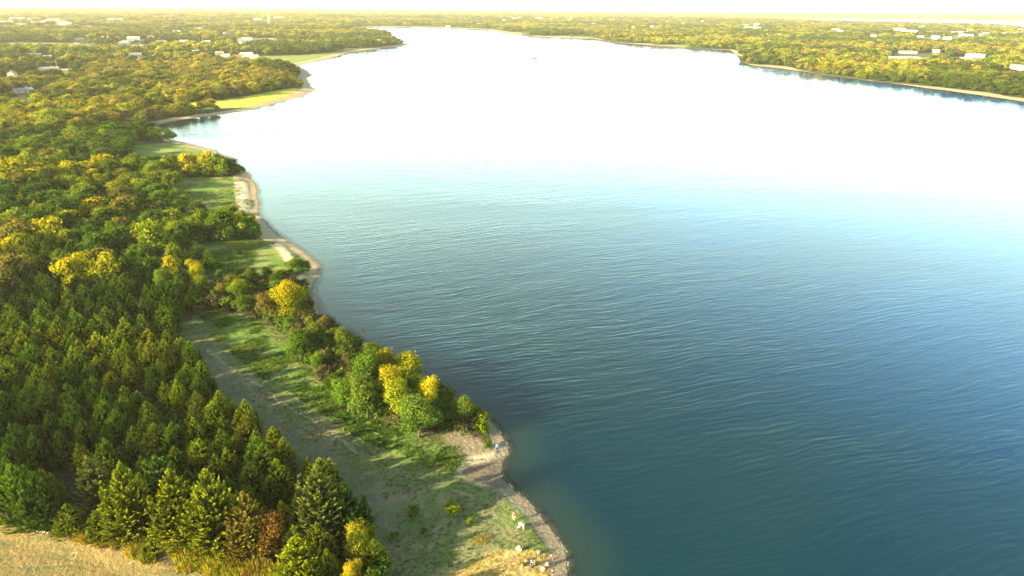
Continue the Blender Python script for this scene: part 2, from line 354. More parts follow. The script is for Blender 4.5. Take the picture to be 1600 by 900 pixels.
wp = w.pbr(wcol, w.math('ADD', .05, w.math('MULTIPLY', foam, .7))); wp.inputs['IOR'].default_value = 1.36
wp.subsurface_method = 'BURLEY'; wp.inputs['Subsurface Weight'].default_value = 1.0; wp.inputs['Subsurface Radius'].default_value = (1, 1, 1); wp.inputs['Subsurface Scale'].default_value = 18.0
w.t.links.new(wb.outputs[0], wp.inputs['Normal'])
alpha = w.math('MAXIMUM', w.ramp(sd, 0.0, 1.8, .45, 1.0, False), foam); w.t.links.new(alpha, wp.inputs['Alpha'])
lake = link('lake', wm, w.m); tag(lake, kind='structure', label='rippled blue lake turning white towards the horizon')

# ------------------------------------------------------------------ haze
def box_mesh(name, x0, x1, y0, y1, z0, z1):
    me = bpy.data.meshes.new(name)
    me.from_pydata([(x, y, z) for z in (z0, z1) for y in (y0, y1) for x in (x0, x1)], [], [(0, 2, 3, 1), (4, 5, 7, 6), (0, 1, 5, 4), (2, 6, 7, 3), (0, 4, 6, 2), (1, 3, 7, 5)]); return me
hz = link('haze', box_mesh('haze', -18000, 18000, -18000, 18000, -4, 71.5)); tag(hz, kind='stuff', label='pale warm haze in the air over the lake')
h = NT('haze'); pv = h.n('ShaderNodeVolumePrincipled'); pv.inputs['Color'].default_value = (1, .91, .70, 1); pv.inputs['Density'].default_value = 0.000075
pv.inputs['Anisotropy'].default_value = 0.2
h.t.links.new(pv.outputs[0], h.out.inputs['Volume']); hz.data.materials.append(h.m)

# ------------------------------------------------------------------ foliage meshes
def leaf_mat(name, trans=0.25, tipc=(1.5, 1.35, .8)):
    m = NT(name); t = m.attr('tint', 'INSTANCER', 'Color'); v = m.attr('leaf', out='Color')
    c = m.mix(1.0, t, v, 'MULTIPLY')
    d = m.n('ShaderNodeBsdfDiffuse'); m.set(d.inputs[0], c); tr = m.n('ShaderNodeBsdfTranslucent'); m.set(tr.inputs[0], m.mix(1.0, c, (1.0, 1.05, .5), 'MULTIPLY'))
    mx = m.n('ShaderNodeMixShader'); mx.inputs[0].default_value = trans
    m.t.links.new(d.outputs[0], mx.inputs[1]); m.t.links.new(tr.outputs[0], mx.inputs[2]); m.t.links.new(mx.outputs[0], m.out.inputs[0]); return m.m
CEDAR_M = leaf_mat('cedar_foliage', .15); LEAF_M = leaf_mat('leaf_foliage', .28); GRASS_M = leaf_mat('grass_blades', .3)
BARK_M = simple('bark', (0.11, 0.085, 0.06), .9)
def tri_mesh(name, V, F, col, mat):
    """V (n,3), F (m,3), col per-vertex (n,3)"""
    me = bpy.data.meshes.new(name); n, m = len(V), len(F)
    me.vertices.add(n); me.vertices.foreach_set('co', V.astype(np.float32).ravel())
    me.loops.add(m * 3); me.loops.foreach_set('vertex_index', F.astype(np.int32).ravel())
    me.polygons.add(m); me.polygons.foreach_set('loop_start', np.arange(0, m * 3, 3, dtype=np.int32)); me.update(calc_edges=True)
    a = me.attributes.new('leaf', 'FLOAT_COLOR', 'POINT'); a.data.foreach_set('color', np.concatenate([col, np.ones((n, 1))], 1).astype(np.float32).ravel())
    me.materials.append(mat); return me
def unit(v): return v / np.maximum(np.linalg.norm(v, axis=-1, keepdims=True), 1e-9)
def leaflets(Bs, Ds, Ls, Ws, cols):
    """one slender triangle per leaflet: base Bs, direction Ds, length Ls, width Ws, colours base->tip"""
    n = len(Bs); rnd = unit(rng.normal(size=(n, 3))); side = unit(np.cross(Ds, rnd))
    a = Bs - side * Ws[:, None] * .5; b = Bs + side * Ws[:, None] * .5; c = Bs + Ds * Ls[:, None]
    V = np.stack([a, b, c], 1).reshape(-1, 3); F = np.arange(3 * n).reshape(-1, 3)
    cc = np.repeat(cols, 3, axis=0).reshape(n, 3, 3).copy(); cc[:, 2] *= 1.15
    return V, F, cc.reshape(-1, 3)
ICO_V, ICO_F = None, None
def ico():
    global ICO_V, ICO_F
    if ICO_V is None:
        p = (1 + 5 ** .5) / 2
        v = np.array([(-1, p, 0), (1, p, 0), (-1, -p, 0), (1, -p, 0), (0, -1, p), (0, 1, p), (0, -1, -p), (0, 1, -p), (p, 0, -1), (p, 0, 1), (-p, 0, -1), (-p, 0, 1)], float)
        ICO_V = unit(v); ICO_F = np.array([(0, 11, 5), (0, 5, 1), (0, 1, 7), (0, 7, 10), (0, 10, 11), (1, 5, 9), (5, 11, 4), (11, 10, 2), (10, 7, 6), (7, 1, 8), (3, 9, 4), (3, 4, 2), (3, 2, 6), (3, 6, 8), (3, 8, 9), (4, 9, 5), (2, 4, 11), (6, 2, 10), (8, 6, 7), (9, 8, 1)])
    return ICO_V, ICO_F
def merge(parts):
    V, F, Cc, o = [], [], [], 0
    for v, f, c in parts: V.append(v); F.append(f + o); Cc.append(c); o += len(v)
    return np.concatenate(V), np.concatenate(F), np.concatenate(Cc)
def cedar_mesh(name, H=9.0, Rm=2.5, N=430, K=7, wid=0.11, llen=.5, spires=4, core=True):
    parts = []
    def cone(cx, cy, z0, Hc, Rc, n):
        t = rng.random(n) ** 1.25                               # 0 at the foot
        prof = lambda t: Rc * np.minimum(1.0, (1 - t) ** .82 * 1.12) * np.clip(.72 + t * 1.9, 0, 1)
        az = rng.random(n) * 2 * math.pi
        rad = prof(t); tilt = R(26) + t * R(44) + rng.normal(size=n) * .14
        D = np.stack([np.cos(az) * np.cos(tilt), np.sin(az) * np.cos(tilt), np.sin(tilt)], -1)
        jr = rng.uniform(.72, 1.2, n); tip = np.stack([cx + np.cos(az) * rad * jr, cy + np.sin(az) * rad * jr, z0 + .25 + t * Hc * .97 + .35], -1)
        L = (.75 + .95 * (1 - t) + .3 * rng.random(n)) * (Rc / 2.5) ** .5
        # curved axis: starts flatter, ends steeper
        u = np.linspace(0.18, 1, K)
        for k in range(K):
            w_ = u[k]; P = tip - D * (L * (1 - w_))[:, None]; P[:, 2] += -.22 * L * (1 - w_) * w_
            Dk = unit(D + np.array([0, 0, .35 * w_]))
            for sgn in (-1, 0, 1):
                sidev = unit(np.cross(Dk, np.array([0, 0, 1.0])) + 1e-4)
                dd = unit(Dk + sidev * sgn * .75 + rng.normal(size=(n, 3)) * .22)
                ll = llen * (1.0 - .55 * w_) * rng.uniform(.7, 1.3, n) * (1.25 if sgn == 0 else 1)
                sh = (.30 + 1.25 * w_ ** 1.6) * rng.uniform(.78, 1.22, n)  # inner plume shade and lit tips painted in, along with paler new growth
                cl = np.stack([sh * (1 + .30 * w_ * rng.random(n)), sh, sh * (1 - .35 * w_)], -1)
                parts.append(leaflets(P, dd, ll, np.full(n, wid * 2.0), cl))
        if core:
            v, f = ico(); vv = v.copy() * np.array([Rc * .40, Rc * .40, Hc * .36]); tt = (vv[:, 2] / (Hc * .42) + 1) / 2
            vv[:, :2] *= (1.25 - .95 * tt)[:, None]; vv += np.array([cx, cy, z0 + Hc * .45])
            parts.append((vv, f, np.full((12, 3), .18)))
    cone(0, 0, 0, H, Rm, N)
    for i in range(spires):
        a = rng.random() * 6.28; d = Rm * rng.uniform(.3, .66); z0 = H * rng.uniform(.10, .46) * (1.25 - d / Rm)
        cone(math.cos(a) * d, math.sin(a) * d, z0, H * rng.uniform(.40, .56), Rm * rng.uniform(.26, .42), int(N * .14))
    return tri_mesh(name, *merge(parts), CEDAR_M)
def broad_mesh(name, H=9.0, Rm=4.0, lobes=13, N=3400, ls=.36, base=.22, droop=0.0, flat=1.0, core=True):
    cs, rs = [], []
    for i in range(lobes):
        a = rng.random() * 6.28; t = rng.random() ** .8; zf = base + .12 + (1 - base - .26) * t
        env = math.sqrt(max(.05, 1 - ((zf - .5) / .56) ** 2)); d = Rm * env * rng.uniform(.25, .68)
        cs.append((math.cos(a) * d, math.sin(a) * d, zf * H)); rs.append(Rm * rng.uniform(.28, .48))
    cs.append((0, 0, H * .68)); rs.append(Rm * .5)
    cs, rs = np.array(cs), np.array(rs); prob = rs ** 2 / (rs ** 2).sum()
    k = rng.choice(len(cs), N, p=prob); d = unit(rng.normal(size=(N, 3)) + np.array([0, 0, .35]))
    rad = rs[k] * (1 + .16 * rng.normal(size=N) + .14 * np.sin(d[:, 0] * 7 + k) * np.cos(d[:, 1] * 6 + k))
    rad = rad * (1 + .12 * np.sin(k * 3.1 + d[:, 2] * 9)); P = cs[k] + d * rad[:, None] * np.array([1, 1, .82 * flat]); P[:, 2] = np.maximum(P[:, 2], .15)
    nrm = unit(d + rng.normal(size=(N, 3)) * .55); t1 = unit(np.cross(nrm, rng.normal(size=(N, 3)))); t2 = np.cross(nrm, t1)
    s = ls * rng.uniform(.6, 1.35, N)[:, None]; up = np.array([0, 0, 1.0])
    A = P - t1 * s * .5; B = P + t2 * s * .38; Cx = P + t1 * s * .6 ; D = P - t2 * s * .38
    V = np.stack([A, B, Cx, D], 1).reshape(-1, 3); q = np.arange(N)[:, None] * 4
    F = np.concatenate([q + np.array([0, 1, 2]), q + np.array([0, 2, 3])])
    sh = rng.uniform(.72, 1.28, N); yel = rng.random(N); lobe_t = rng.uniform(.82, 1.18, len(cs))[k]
    zf = np.clip((P[:, 2] / H - base) / (1 - base), 0, 1); cl = np.stack([sh * lobe_t * (1 + .28 * yel) * (.60 + .50 * zf), sh * lobe_t * (1 + .06 * yel), sh * (1 - .2 * yel)], -1); cl = np.repeat(cl, 4, 0)  # red grows with height: low-sun tops over shaded lower crown, painted into leaf colour
    parts = [(V, F, cl)]
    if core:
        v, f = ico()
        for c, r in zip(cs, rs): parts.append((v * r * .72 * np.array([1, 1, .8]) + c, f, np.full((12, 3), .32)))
    return tri_mesh(name, *merge(parts), LEAF_M)
def tube(P, rad, sides=6):
    P = np.array(P, float); n = len(P); V = []
    for i in range(n):
        d = unit(P[min(i + 1, n - 1)] - P[max(i - 1, 0)]); a = unit(np.cross(d, np.array([.31, .82, .48]))); b = np.cross(d, a)
        for k in range(sides): t = 2 * math.pi * k / sides; V.append(P[i] + (a * math.cos(t) + b * math.sin(t)) * rad[i])
    F = []
    for i in range(n - 1):
        for k in range(sides):
            a, b = i * sides + k, i * sides + (k + 1) % sides; c, d = a + sides, b + sides; F += [(a, b, d), (a, d, c)]
    for k in range(1, sides - 1): F.append((0, k + 1, k)); F.append(((n - 1) * sides, (n - 1) * sides + k, (n - 1) * sides + k + 1))
    return np.array(V), np.array(F), np.full((len(V), 3), 1.0)
def trunk_mesh(name, H, r, limbs, spread, frac=.9):
    parts = [tube([(0, 0, -.3), (0.05, 0, H * .2), (-.06, .08, H * .5), (0.04, 0, H * frac)], [r * 1.35, r, r * .7, r * .18])]
    for i in range(limbs):
        z = H * rng.uniform(.22, .6); a = rng.random() * 6.28; L = spread * rng.uniform(.5, .9)
        e = np.array([math.cos(a) * L, math.sin(a) * L, z + H * rng.uniform(.12, .3)]); mid = np.array([e[0] * .5, e[1] * .5, z + (e[2] - z) * .35])
        parts.append(tube([(0, 0, z), mid, e], [r * .5, r * .33, r * .1], 5))
    return tri_mesh(name, *merge(parts), BARK_M)
def bare_mesh(name, H, spread, n=26):
    parts = [tube([(0, 0, -.2), (.1, 0, H * .3), (.05, .1, H * .6)], [.14, .1, .06])]
    for i in range(n):
        a = rng.random() * 6.28; z = H * rng.uniform(.1, .55); L = spread * rng.uniform(.5, 1); e = np.array([math.cos(a) * L, math.sin(a) * L, z + H * rng.uniform(.15, .5)])
        m1 = e * np.array([.5, .5, 0]) + np.array([0, 0, z + (e[2] - z) * .5]) + rng.normal(size=3) * .1
        parts.append(tube([(0, 0, z), m1, e], [.05, .035, .012], 4))
        for q in range(3):
            b = m1 + (e - m1) * rng.random(); parts.append(tube([b, b + rng.normal(size=3) * .45 + np.array([0, 0, .25])], [.02, .008], 3))
    return tri_mesh(name, *merge(parts), TWIG_M)
TWIG_M = simple('grey_twigs', (0.24, 0.19, 0.15), .9)
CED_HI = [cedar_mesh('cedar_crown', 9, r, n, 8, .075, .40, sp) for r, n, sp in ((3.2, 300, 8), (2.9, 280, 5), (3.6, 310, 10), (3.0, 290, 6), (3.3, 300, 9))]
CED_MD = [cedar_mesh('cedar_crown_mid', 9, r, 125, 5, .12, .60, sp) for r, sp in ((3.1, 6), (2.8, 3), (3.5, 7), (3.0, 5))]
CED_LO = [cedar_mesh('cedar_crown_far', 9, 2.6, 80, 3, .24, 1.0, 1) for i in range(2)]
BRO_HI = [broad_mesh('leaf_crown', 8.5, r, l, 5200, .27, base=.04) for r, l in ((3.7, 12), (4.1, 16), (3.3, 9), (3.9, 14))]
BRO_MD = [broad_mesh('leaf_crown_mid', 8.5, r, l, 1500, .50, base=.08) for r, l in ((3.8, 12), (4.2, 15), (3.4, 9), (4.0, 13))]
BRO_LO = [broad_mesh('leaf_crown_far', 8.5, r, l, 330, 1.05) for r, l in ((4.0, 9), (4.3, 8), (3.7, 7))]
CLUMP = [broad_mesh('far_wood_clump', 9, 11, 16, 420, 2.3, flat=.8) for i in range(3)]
for me in CLUMP: me.vertices.foreach_get
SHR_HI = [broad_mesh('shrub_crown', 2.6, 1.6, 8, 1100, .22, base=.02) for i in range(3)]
CED_TR = trunk_mesh('cedar_trunk', 9, .16, 5, 1.4); BRO_TR = trunk_mesh('leaf_tree_trunk', 8.5, .2, 7, 2.6, .8); SHR_TR = trunk_mesh('shrub_stem', 2.4, .05, 5, .9, .7)

# ------------------------------------------------------------------ houses (placed first: trees keep clear of them)
HOUSES = [ # px, py (foot), width m, depth m, height m, turn, roof kind, wall colour, roof colour, label
 (36, 141, 15, 9, 3.4, 10, 'gable', 'white', 'grey', 'white house with long grey roof beside the brown field at the left edge'),
 (19, 117, 7, 6, 5.0, 60, 'gable', 'cream', 'tan', 'small cream gabled shed under the left trees'),
 (50, 86, 26, 12, 3.5, 5, 'flat', 'grey', 'grey', 'long low grey shed among trees at far left'),
 (73, 89, 14, 9, 3.5, -10, 'gable', 'grey', 'white', 'small house with a white roof right of the long grey shed'),
 (76, 108, 22, 10, 4, 8, 'gable', 'cream', 'grey', 'grey roofed farmhouse in the dark gap among left trees'),
 (104, 110, 12, 8, 3.2, 0, 'gable', 'cream', 'tan', 'tan roofed outbuilding right of the grey roofed farmhouse'),
 (212, 89, 17, 10, 7, 8, 'gable', 'white', 'grey', 'tall white house standing alone above the orange woods'),
 (209, 63, 26, 14, 8, -5, 'gable', 'white', 'cream', 'large white house on the rise behind the tall white one'),
 (306, 82, 14, 10, 5, 4, 'gable', 'white', 'white', 'white house with white roof left of the lakeside row'),
 (343, 83, 14, 9, 4, 0, 'gable', 'white', 'tan', 'small pale house rearmost in the lakeside row'),
 (355, 87, 18, 10, 4, -6, 'gable', 'cream', 'cream', 'cream bungalow near the round tree by the lake park'),
 (373, 88, 14, 9, 3.6, 0, 'gable', 'cream', 'red', 'red roofed bungalow in the lakeside row'),
 (386, 86, 20, 10, 5, -22, 'gable', 'white', 'cream', 'white two part house at the right end of the lakeside row'),
 (398, 89, 13, 9, 4.5, -22, 'gable', 'cream', 'tan', 'cream house nearest the park lawn'),
 (276, 51, 22, 12, 6, 0, 'gable', 'white', 'white', 'white house among mid distance trees on the left'),
 (180, 34, 70, 24, 8, 0, 'flat', 'white', 'white', 'long white warehouse beyond the left woods'),
 (108, 21, 80, 24, 8, 0, 'flat', 'white', 'white', 'long white warehouse farthest away at upper left'),
 (58, 39, 34, 14, 7, 20, 'gable', 'cream', 'tan', 'tan roofed building at the right of the town cluster'),
 (28, 32, 60, 20, 8, 5, 'gable', 'white', 'cream', 'wide white building in the middle of the town cluster'),
 (10, 38, 46, 16, 7, 0, 'gable', 'cream', 'cream', 'cream building at the left end of the town cluster'),
 (85, 34, 46, 16, 7, -12, 'gable', 'cream', 'tan', 'cream tan roofed building at far right of the town cluster'),
 (100, 38, 30, 14, 6, 5, 'gable', 'white', 'cream', 'small white building just past the town cluster'),
 (386, 61, 24, 12, 5, 0, 'gable', 'white', 'white', 'white barn beyond the dark tree row above the lake park'),
 (436, 30, 60, 24, 8, 0, 'flat', 'white', 'white', 'long white hall right of the lattice mast'),
 (403, 33, 46, 18, 8, 0, 'flat', 'white', 'cream', 'pale hall left of the lattice mast'),
 (419, 62, 22, 10, 4, 0, 'gable', 'white', 'white', 'little white house right of the white barn'),
 (590, 20, 90, 40, 18, 0, 'flat', 'white', 'white', 'white block on the skyline above the lake end'),
 (1397, 93, 19, 12, 5.5, 3, 'flat', 'white', 'white', 'white boxy house left in the pair on the right shore'),
 (1422, 92, 30, 11, 4.5, 0, 'gable', 'white', 'cream', 'long white house right in the pair on the right shore'),
 (1418, 82, 34, 12, 4, 4, 'gable', 'cream', 'tan', 'long yellowish roofed farm building behind the shore pair'),
 (1462, 81, 14, 9, 5, 0, 'gable', 'white', 'white', 'small white cottage beside the round tree on the right'),
 (1508, 95, 20, 12, 6, -6, 'gable', 'cream', 'tan', 'cream house with a tan roof in front of the white roofed hall'),
 (1524, 88, 32, 14, 5, -8, 'gable', 'white', 'white', 'wide white roofed hall on the right side'),
 (1594, 109, 26, 14, 7, -4, 'gable', 'white', 'white', 'big white house at the right edge of the far shore'),
 (1479, 64, 22, 12, 6, 0, 'flat', 'white', 'white', 'white block on the middle right ridge'),
 (1460, 63, 14, 10, 6, 0, 'gable', 'white', 'cream', 'small white house left of the white block on the ridge'),
 (1508, 60, 40, 14, 7, 4, 'gable', 'cream', 'cream', 'broad cream building on the right ridge'),
 (1499, 54, 20, 10, 7, 0, 'gable', 'white', 'white', 'white house above the broad cream building'),
 (1536, 58, 26, 12, 6, 0, 'gable', 'cream', 'tan', 'tan roofed house right of the broad cream building'),
 (1584, 56, 26, 12, 7, 0, 'gable', 'white', 'white', 'white house near the right end of the ridge'),
 (1420, 52, 58, 20, 8, 2, 'gable', 'white', 'white', 'very long white building on the far right woods'),
 (1402, 48, 30, 14, 7, 0, 'gable', 'cream', 'cream', 'cream house left of the very long white building'),
 (1440, 44, 30, 14, 8, 0, 'gable', 'cream', 'white', 'distant house above the very long white building'),
 (1305, 49, 30, 14, 7, 0, 'gable', 'white', 'white', 'distant white house above the orange woods'),
 (1175, 46, 70, 18, 7, 0, 'gable', 'white', 'white', 'long low white building above the orange far shore woods'),
 (1165, 41, 34, 16, 8, 0, 'gable', 'white', 'white', 'white house just behind the long low building'),
 (1182, 40, 30, 16, 9, 0, 'gable', 'white', 'cream', 'white and cream house at right of the long low building'),
 (842, 30, 70, 24, 9, 0, 'gable', 'white', 'cream', 'pale building behind the middle far shore'),
 (806, 31, 50, 22, 9, 0, 'gable', 'cream', 'tan', 'tan roofed building behind the middle far shore'),
 (124, 62, 16, 9, 4, 12, 'gable', 'white', 'grey', 'grey roofed white house beside the parked cars'),
]
_ord = ['first', 'second', 'third', 'fourth', 'fifth', 'sixth', 'seventh', 'eighth', 'ninth', 'tenth', 'eleventh', 'twelfth']
hr = random.Random(5)
for where, xs0, ys0 in (('in the hazy town at upper left', (4, 122), (29, 42)), ('on the hazy ridge at upper right', (1300, 1600), (46, 62)), ('behind the middle far shore', (690, 1110), (31, 44)), ('among the woods left of centre', (130, 410), (44, 78))):
    for k in range(12):
        x_ = xs0[0] + (xs0[1] - xs0[0]) * (k + hr.uniform(.2, .8)) / 12; y_ = hr.uniform(*ys0); hc = hr.choice(['white', 'cream', 'white']); hk = hr.choice(['grey', 'tan', 'cream', 'white', 'red'])
        HOUSES.append((x_, y_, hr.uniform(13, 24), hr.uniform(9, 12), hr.uniform(5, 7), hr.uniform(-40, 40), 'gable', hc, hk, f'small {hc} house with {hk} roof {where}, {_ord[k]} from left'))
house_pos = np.array([unproj(h[0], h[1], 3.0) for h in HOUSES]); house_w = np.array([h[2] for h in HOUSES])
HR = np.hypot(house_pos[:, 0], house_pos[:, 1]); HD = house_pos / HR[:, None]
def near_house(P):
    out = np.zeros(len(P), bool)
    for p, wd, r, d in zip(house_pos, house_w, HR, HD):
        q = P - p; along = q @ d; across = np.abs(q[:, 0] * d[1] - q[:, 1] * d[0])
        clear = np.clip(50 + (r - 500) * .12, 45, 420)
        out |= (across < wd * .6 + 6 + r * .002) & (along > -clear) & (along < wd * .5 + 5)
    return out

# ------------------------------------------------------------------ where trees stand
RE = poly([(120, 834), (215, 838), (290, 852), (360, 868), (430, 880), (480, 930), (450, 980), (350, 905), (290, 888), (230, 872), (170, 852), (110, 838)])
def free(P, s, r):
    bw = np.where(r < 150, 2.6, np.where(r < 600, 7.0, 12.0)); bw = np.where((P[:, 0] > 0) & (r > 450), 2.5 + 26 * np.clip(fbm(P[:, 0] * .012, P[:, 1] * .012, 3) - .40, 0, 1), bw)
    ok = s > bw
    for k in ('clearing', 'meadow_a', 'meadow_b', 'meadow_c', 'bank', 'gold_field', 'brown_field', 'park'): ok &= ~inside(P, PM[k])
    ok &= ~inside(P, BARE) & ~inside(P, RE)
    ok &= fieldness(P) < 0
    ok &= ~near_house(P)
    return ok
cell = {}
def dart(P, rad):
    keep = []
    for i, (p, rd) in enumerate(zip(P, rad)):
        cx, cy = int(p[0] // 4), int(p[1] // 4); ok = True
        for a in (-1, 0, 1):
            for b in (-1, 0, 1):
                for q, qr in cell.get((cx + a, cy + b), ()):
                    if (q[0] - p[0]) ** 2 + (q[1] - p[1]) ** 2 < (0.5 * (rd + qr)) ** 2: ok = False; break
                if not ok: break
            if not ok: break
        if ok: cell.setdefault((cx, cy), []).append((p, rd)); keep.append(i)
    return keep
def px_h(x, y, hpx):        # metres for a height in photo pixels at this spot
    px, py, d = proj(np.array([x]), np.array([y]), np.array([1.0])); px2, py2, _ = proj(np.array([x]), np.array([y]), np.array([11.0]))
    return 10.0 * hpx / float(py[0] - py2[0])
TINTS = {
 'dark green': (0.045, 0.092, 0.012), 'mid green': (0.082, 0.142, 0.013), 'olive': (0.13, 0.175, 0.013), 'yellow green': (0.20, 0.235, 0.013), 'grey green': (0.10, 0.125, 0.035),
 'bright green': (0.085, 0.128, 0.018), 'golden yellow': (0.30, 0.275, 0.010), 'lime yellow': (0.24, 0.25, 0.014), 'orange brown': (0.16, 0.09, 0.02), 'tawny': (0.15, 0.14, 0.025), 'brown': (0.10, 0.095, 0.03)}
individual = []   # dict(kind,x,y,h,tint,label,wide)
def put(kind, px, py, hpx, tint, label, wide=1.0):
    p = unproj(px, py, 1.2); wide = wide * (1.18 if kind == 'cedar' else 1); h_ = px_h(p[0], p[1], hpx) * (.9 if kind == 'cedar' else 1); individual.append(dict(kind=kind, x=p[0], y=p[1], h=h_, tint=tint, label=label, wide=wide, fixed=True))
    dart([p], [{'cedar': 2.4, 'leaf': 3.6, 'shrub': 1.2, 'bare': 1.5}[kind] * wide])
# hand placed trees and bushes the photo shows singly
put('cedar', 14, 806, 92, 'mid green', 'leftmost cedar of the front row, at the picture edge by the dirt bank')
put('cedar', 44, 812, 98, 'mid green', 'second cedar from the left in the front row above the dirt bank', .85)
put('cedar', 78, 816, 92, 'dark green', 'shadowed cedar just left of the small round bush, front row', .9)
put('cedar', 112, 826, 46, 'olive', 'small round cedar bush standing alone behind the white log', 1.55)
put('cedar', 162, 792, 92, 'grey green', 'grey frosted cedar beside the dark bare patch')
put('cedar', 214, 830, 120, 'olive', 'tall pointed cedar standing free in front, right of the bare patch', .95)
put('cedar', 196, 800, 70, 'mid green', 'short cedar tucked between the grey frosted and the tall pointed cedar')
put('cedar', 292, 842, 118, 'olive', 'broad cedar in the front row above the golden grass', 1.1)
put('cedar', 345, 852, 132, 'olive', 'tallest cedar of the front row, right of the broad one', .95)
put('cedar', 262, 800, 100, 'dark green', 'dark cedar behind the tall pointed front cedar')
put('cedar', 392, 860, 104, 'tawny', 'cedar with browning foliage in the front row')
put('cedar', 468, 912, 84, 'yellow green', 'bright yellow cedar lowest in the picture', 1.25)
put('leaf', 430, 866, 66, 'orange brown', 'rusty brown bush behind the bright yellow cedar', .75)
put('cedar', 512, 846, 128, 'grey green', 'big grey tipped cedar at the lower right corner of the wood', 1.15)
put('cedar', 540, 842, 96, 'dark green', 'dark cedar at the very corner of the wood beside the clearing', 1.1)
put('cedar', 505, 775, 66, 'olive', 'rounded olive cedar on the wood edge above the corner', 1.3)
put('leaf', 562, 874, 56, 'lime yellow', 'yellow and green bush at the lower corner of the clearing', .8)
put('leaf', 552, 918, 50, 'golden yellow', 'orange yellow bush at the bottom edge left of the clearing', .9)
put('shrub', 588, 908, 34, 'dark green', 'low dark bush in shade beside the orange yellow bush', 1.2)
put('leaf', 458, 500, 62, 'golden yellow', 'bright golden tree near the small beach, tallest of its clump', .95)
put('leaf', 420, 500, 44, 'tawny', 'tawny tree left of the bright golden tree by the beach', .9)
put('leaf', 495, 545, 45, 'bright green', 'fresh green tree at the water side of the shore belt', .9)
put('leaf', 470, 560, 46, 'mid green', 'mid green tree beside the bright clearing end')
put('leaf', 540, 548, 40, 'bright green', 'low fresh green tree beside the narrow grey beach', 1.0)
put('leaf', 508, 515, 26, 'brown', 'brown half bare tree over the narrow beach')
put('leaf', 612, 636, 66, 'golden yellow', 'tall golden crowned tree left of the pair at the shore bulge', .72)
put('leaf', 572, 610, 70, 'mid green', 'mid green tree behind the golden crowns on the shore belt')
put('leaf', 640, 606, 56, 'lime yellow', 'lime yellow tree at the water edge behind the golden crowns', .9)
put('leaf', 625, 655, 66, 'yellow green', 'yellow green plume topped tree in the middle of the shore bulge', .8)
put('leaf', 668, 650, 66, 'golden yellow', 'golden topped tree at the right tip of the shore bulge', .62)
put('leaf', 600, 596, 52, 'lime yellow', 'pale lime crown at the back of the shore bulge', .9)
put('leaf', 575, 652, 66, 'bright green', 'fresh green tree with thin tops in front of the golden crowns', .9)
put('leaf', 545, 640, 62, 'mid green', 'green tree in the middle of the shore belt facing the clearing')
put('leaf', 655, 680, 62, 'bright green', 'spreading green tree with a few yellow sprigs by the lush grass', 1.15)
put('leaf', 690, 662, 50, 'dark green', 'dark green tree behind the bare sand patch', .9)
put('leaf', 722, 665, 52, 'bright green', 'fresh green tree at the end of the shore belt beside the bare sand', .75)
put('leaf', 742, 650, 28, 'olive', 'small round tree leaning over the water at the shore belt end', .8)
put('shrub', 752, 668, 30, 'olive', 'last shrub of the shore belt above the little bay', 1.0)
put('shrub', 760, 692, 10, 'bright green', 'small green bush on the sand point above the cove', 1.4)
put('leaf', 464, 424, 24, 'mid green', 'green bush on the sand spit between two beaches', 1.3)
put('leaf', 476, 420, 18, 'mid green', 'smaller green bush at the tip of the sand spit', 1.3)
put('bare', 387, 277, 17, 'brown', 'leafless grey tree at the shore beside the upper beach')
put('bare', 508, 502, 14, 'brown', 'leafless fallen brush at the water edge of the shore belt')
put('leaf', 325, 275, 40, 'golden yellow', 'golden tree in the middle of the upper tree band', .8)
put('leaf', 300, 275, 38, 'golden yellow', 'yellow tree left in the upper tree band')
put('leaf', 349, 276, 32, 'olive', 'olive tree right in the upper tree band', .8)
put('leaf', 292, 325, 22, 'lime yellow', 'lime yellow tree standing at the corner of the middle meadow', .9)
put('leaf', 378, 372, 44, 'lime yellow', 'yellow tipped tree at the shore end of the middle tree band', .75)
put('leaf', 352, 374, 50, 'mid green', 'green tree in the middle of the middle tree band')
put('leaf', 393, 372, 36, 'dark green', 'dark green tree at the tip of the middle tree band', .9)
put('leaf', 247, 405, 60, 'yellow green', 'large round yellow green tree amid the cedars', 1.15)
put('leaf', 310, 450, 50, 'golden yellow', 'golden orange tree right of the cedar wood', .8)
put('leaf', 272, 440, 42, 'golden yellow', 'smaller golden tree left of the golden orange one', .7)
put('leaf', 22, 300, 52, 'golden yellow', 'big golden tree at the left picture edge', 1.3)
put('leaf', 124, 206, 22, 'lime yellow', 'single lime yellow tree shining among dark green ones', .9)
put('shrub', 645, 802, 14, 'bright green', 'low green bush in the middle of the clearing', 1.2)
put('shrub', 702, 800, 18, 'olive', 'yellowish green bush right of the low green one in the clearing', 1.4)
put('shrub', 616, 838, 10, 'mid green', 'small dull green bush on the left side of the clearing', 1.2)
put('shrub', 664, 830, 8, 'mid green', 'smallest green bush in the clearing', 1.2)
put('shrub', 735, 812, 9, 'olive', 'low olive bush towards the shore side of the clearing', 1.3)
put('leaf', 372, 400, 8, 'dark green', 'dark low thicket on the lawn of the small meadow', 2.6)
put('leaf', 363, 90, 11, 'tawny', 'single round tan tree between the lakeside houses', .9)

# near wood by dart throwing
n = 60000
px = rng.uniform(-260, 800, n); py = 150 + 760 * rng.random(n) ** .75
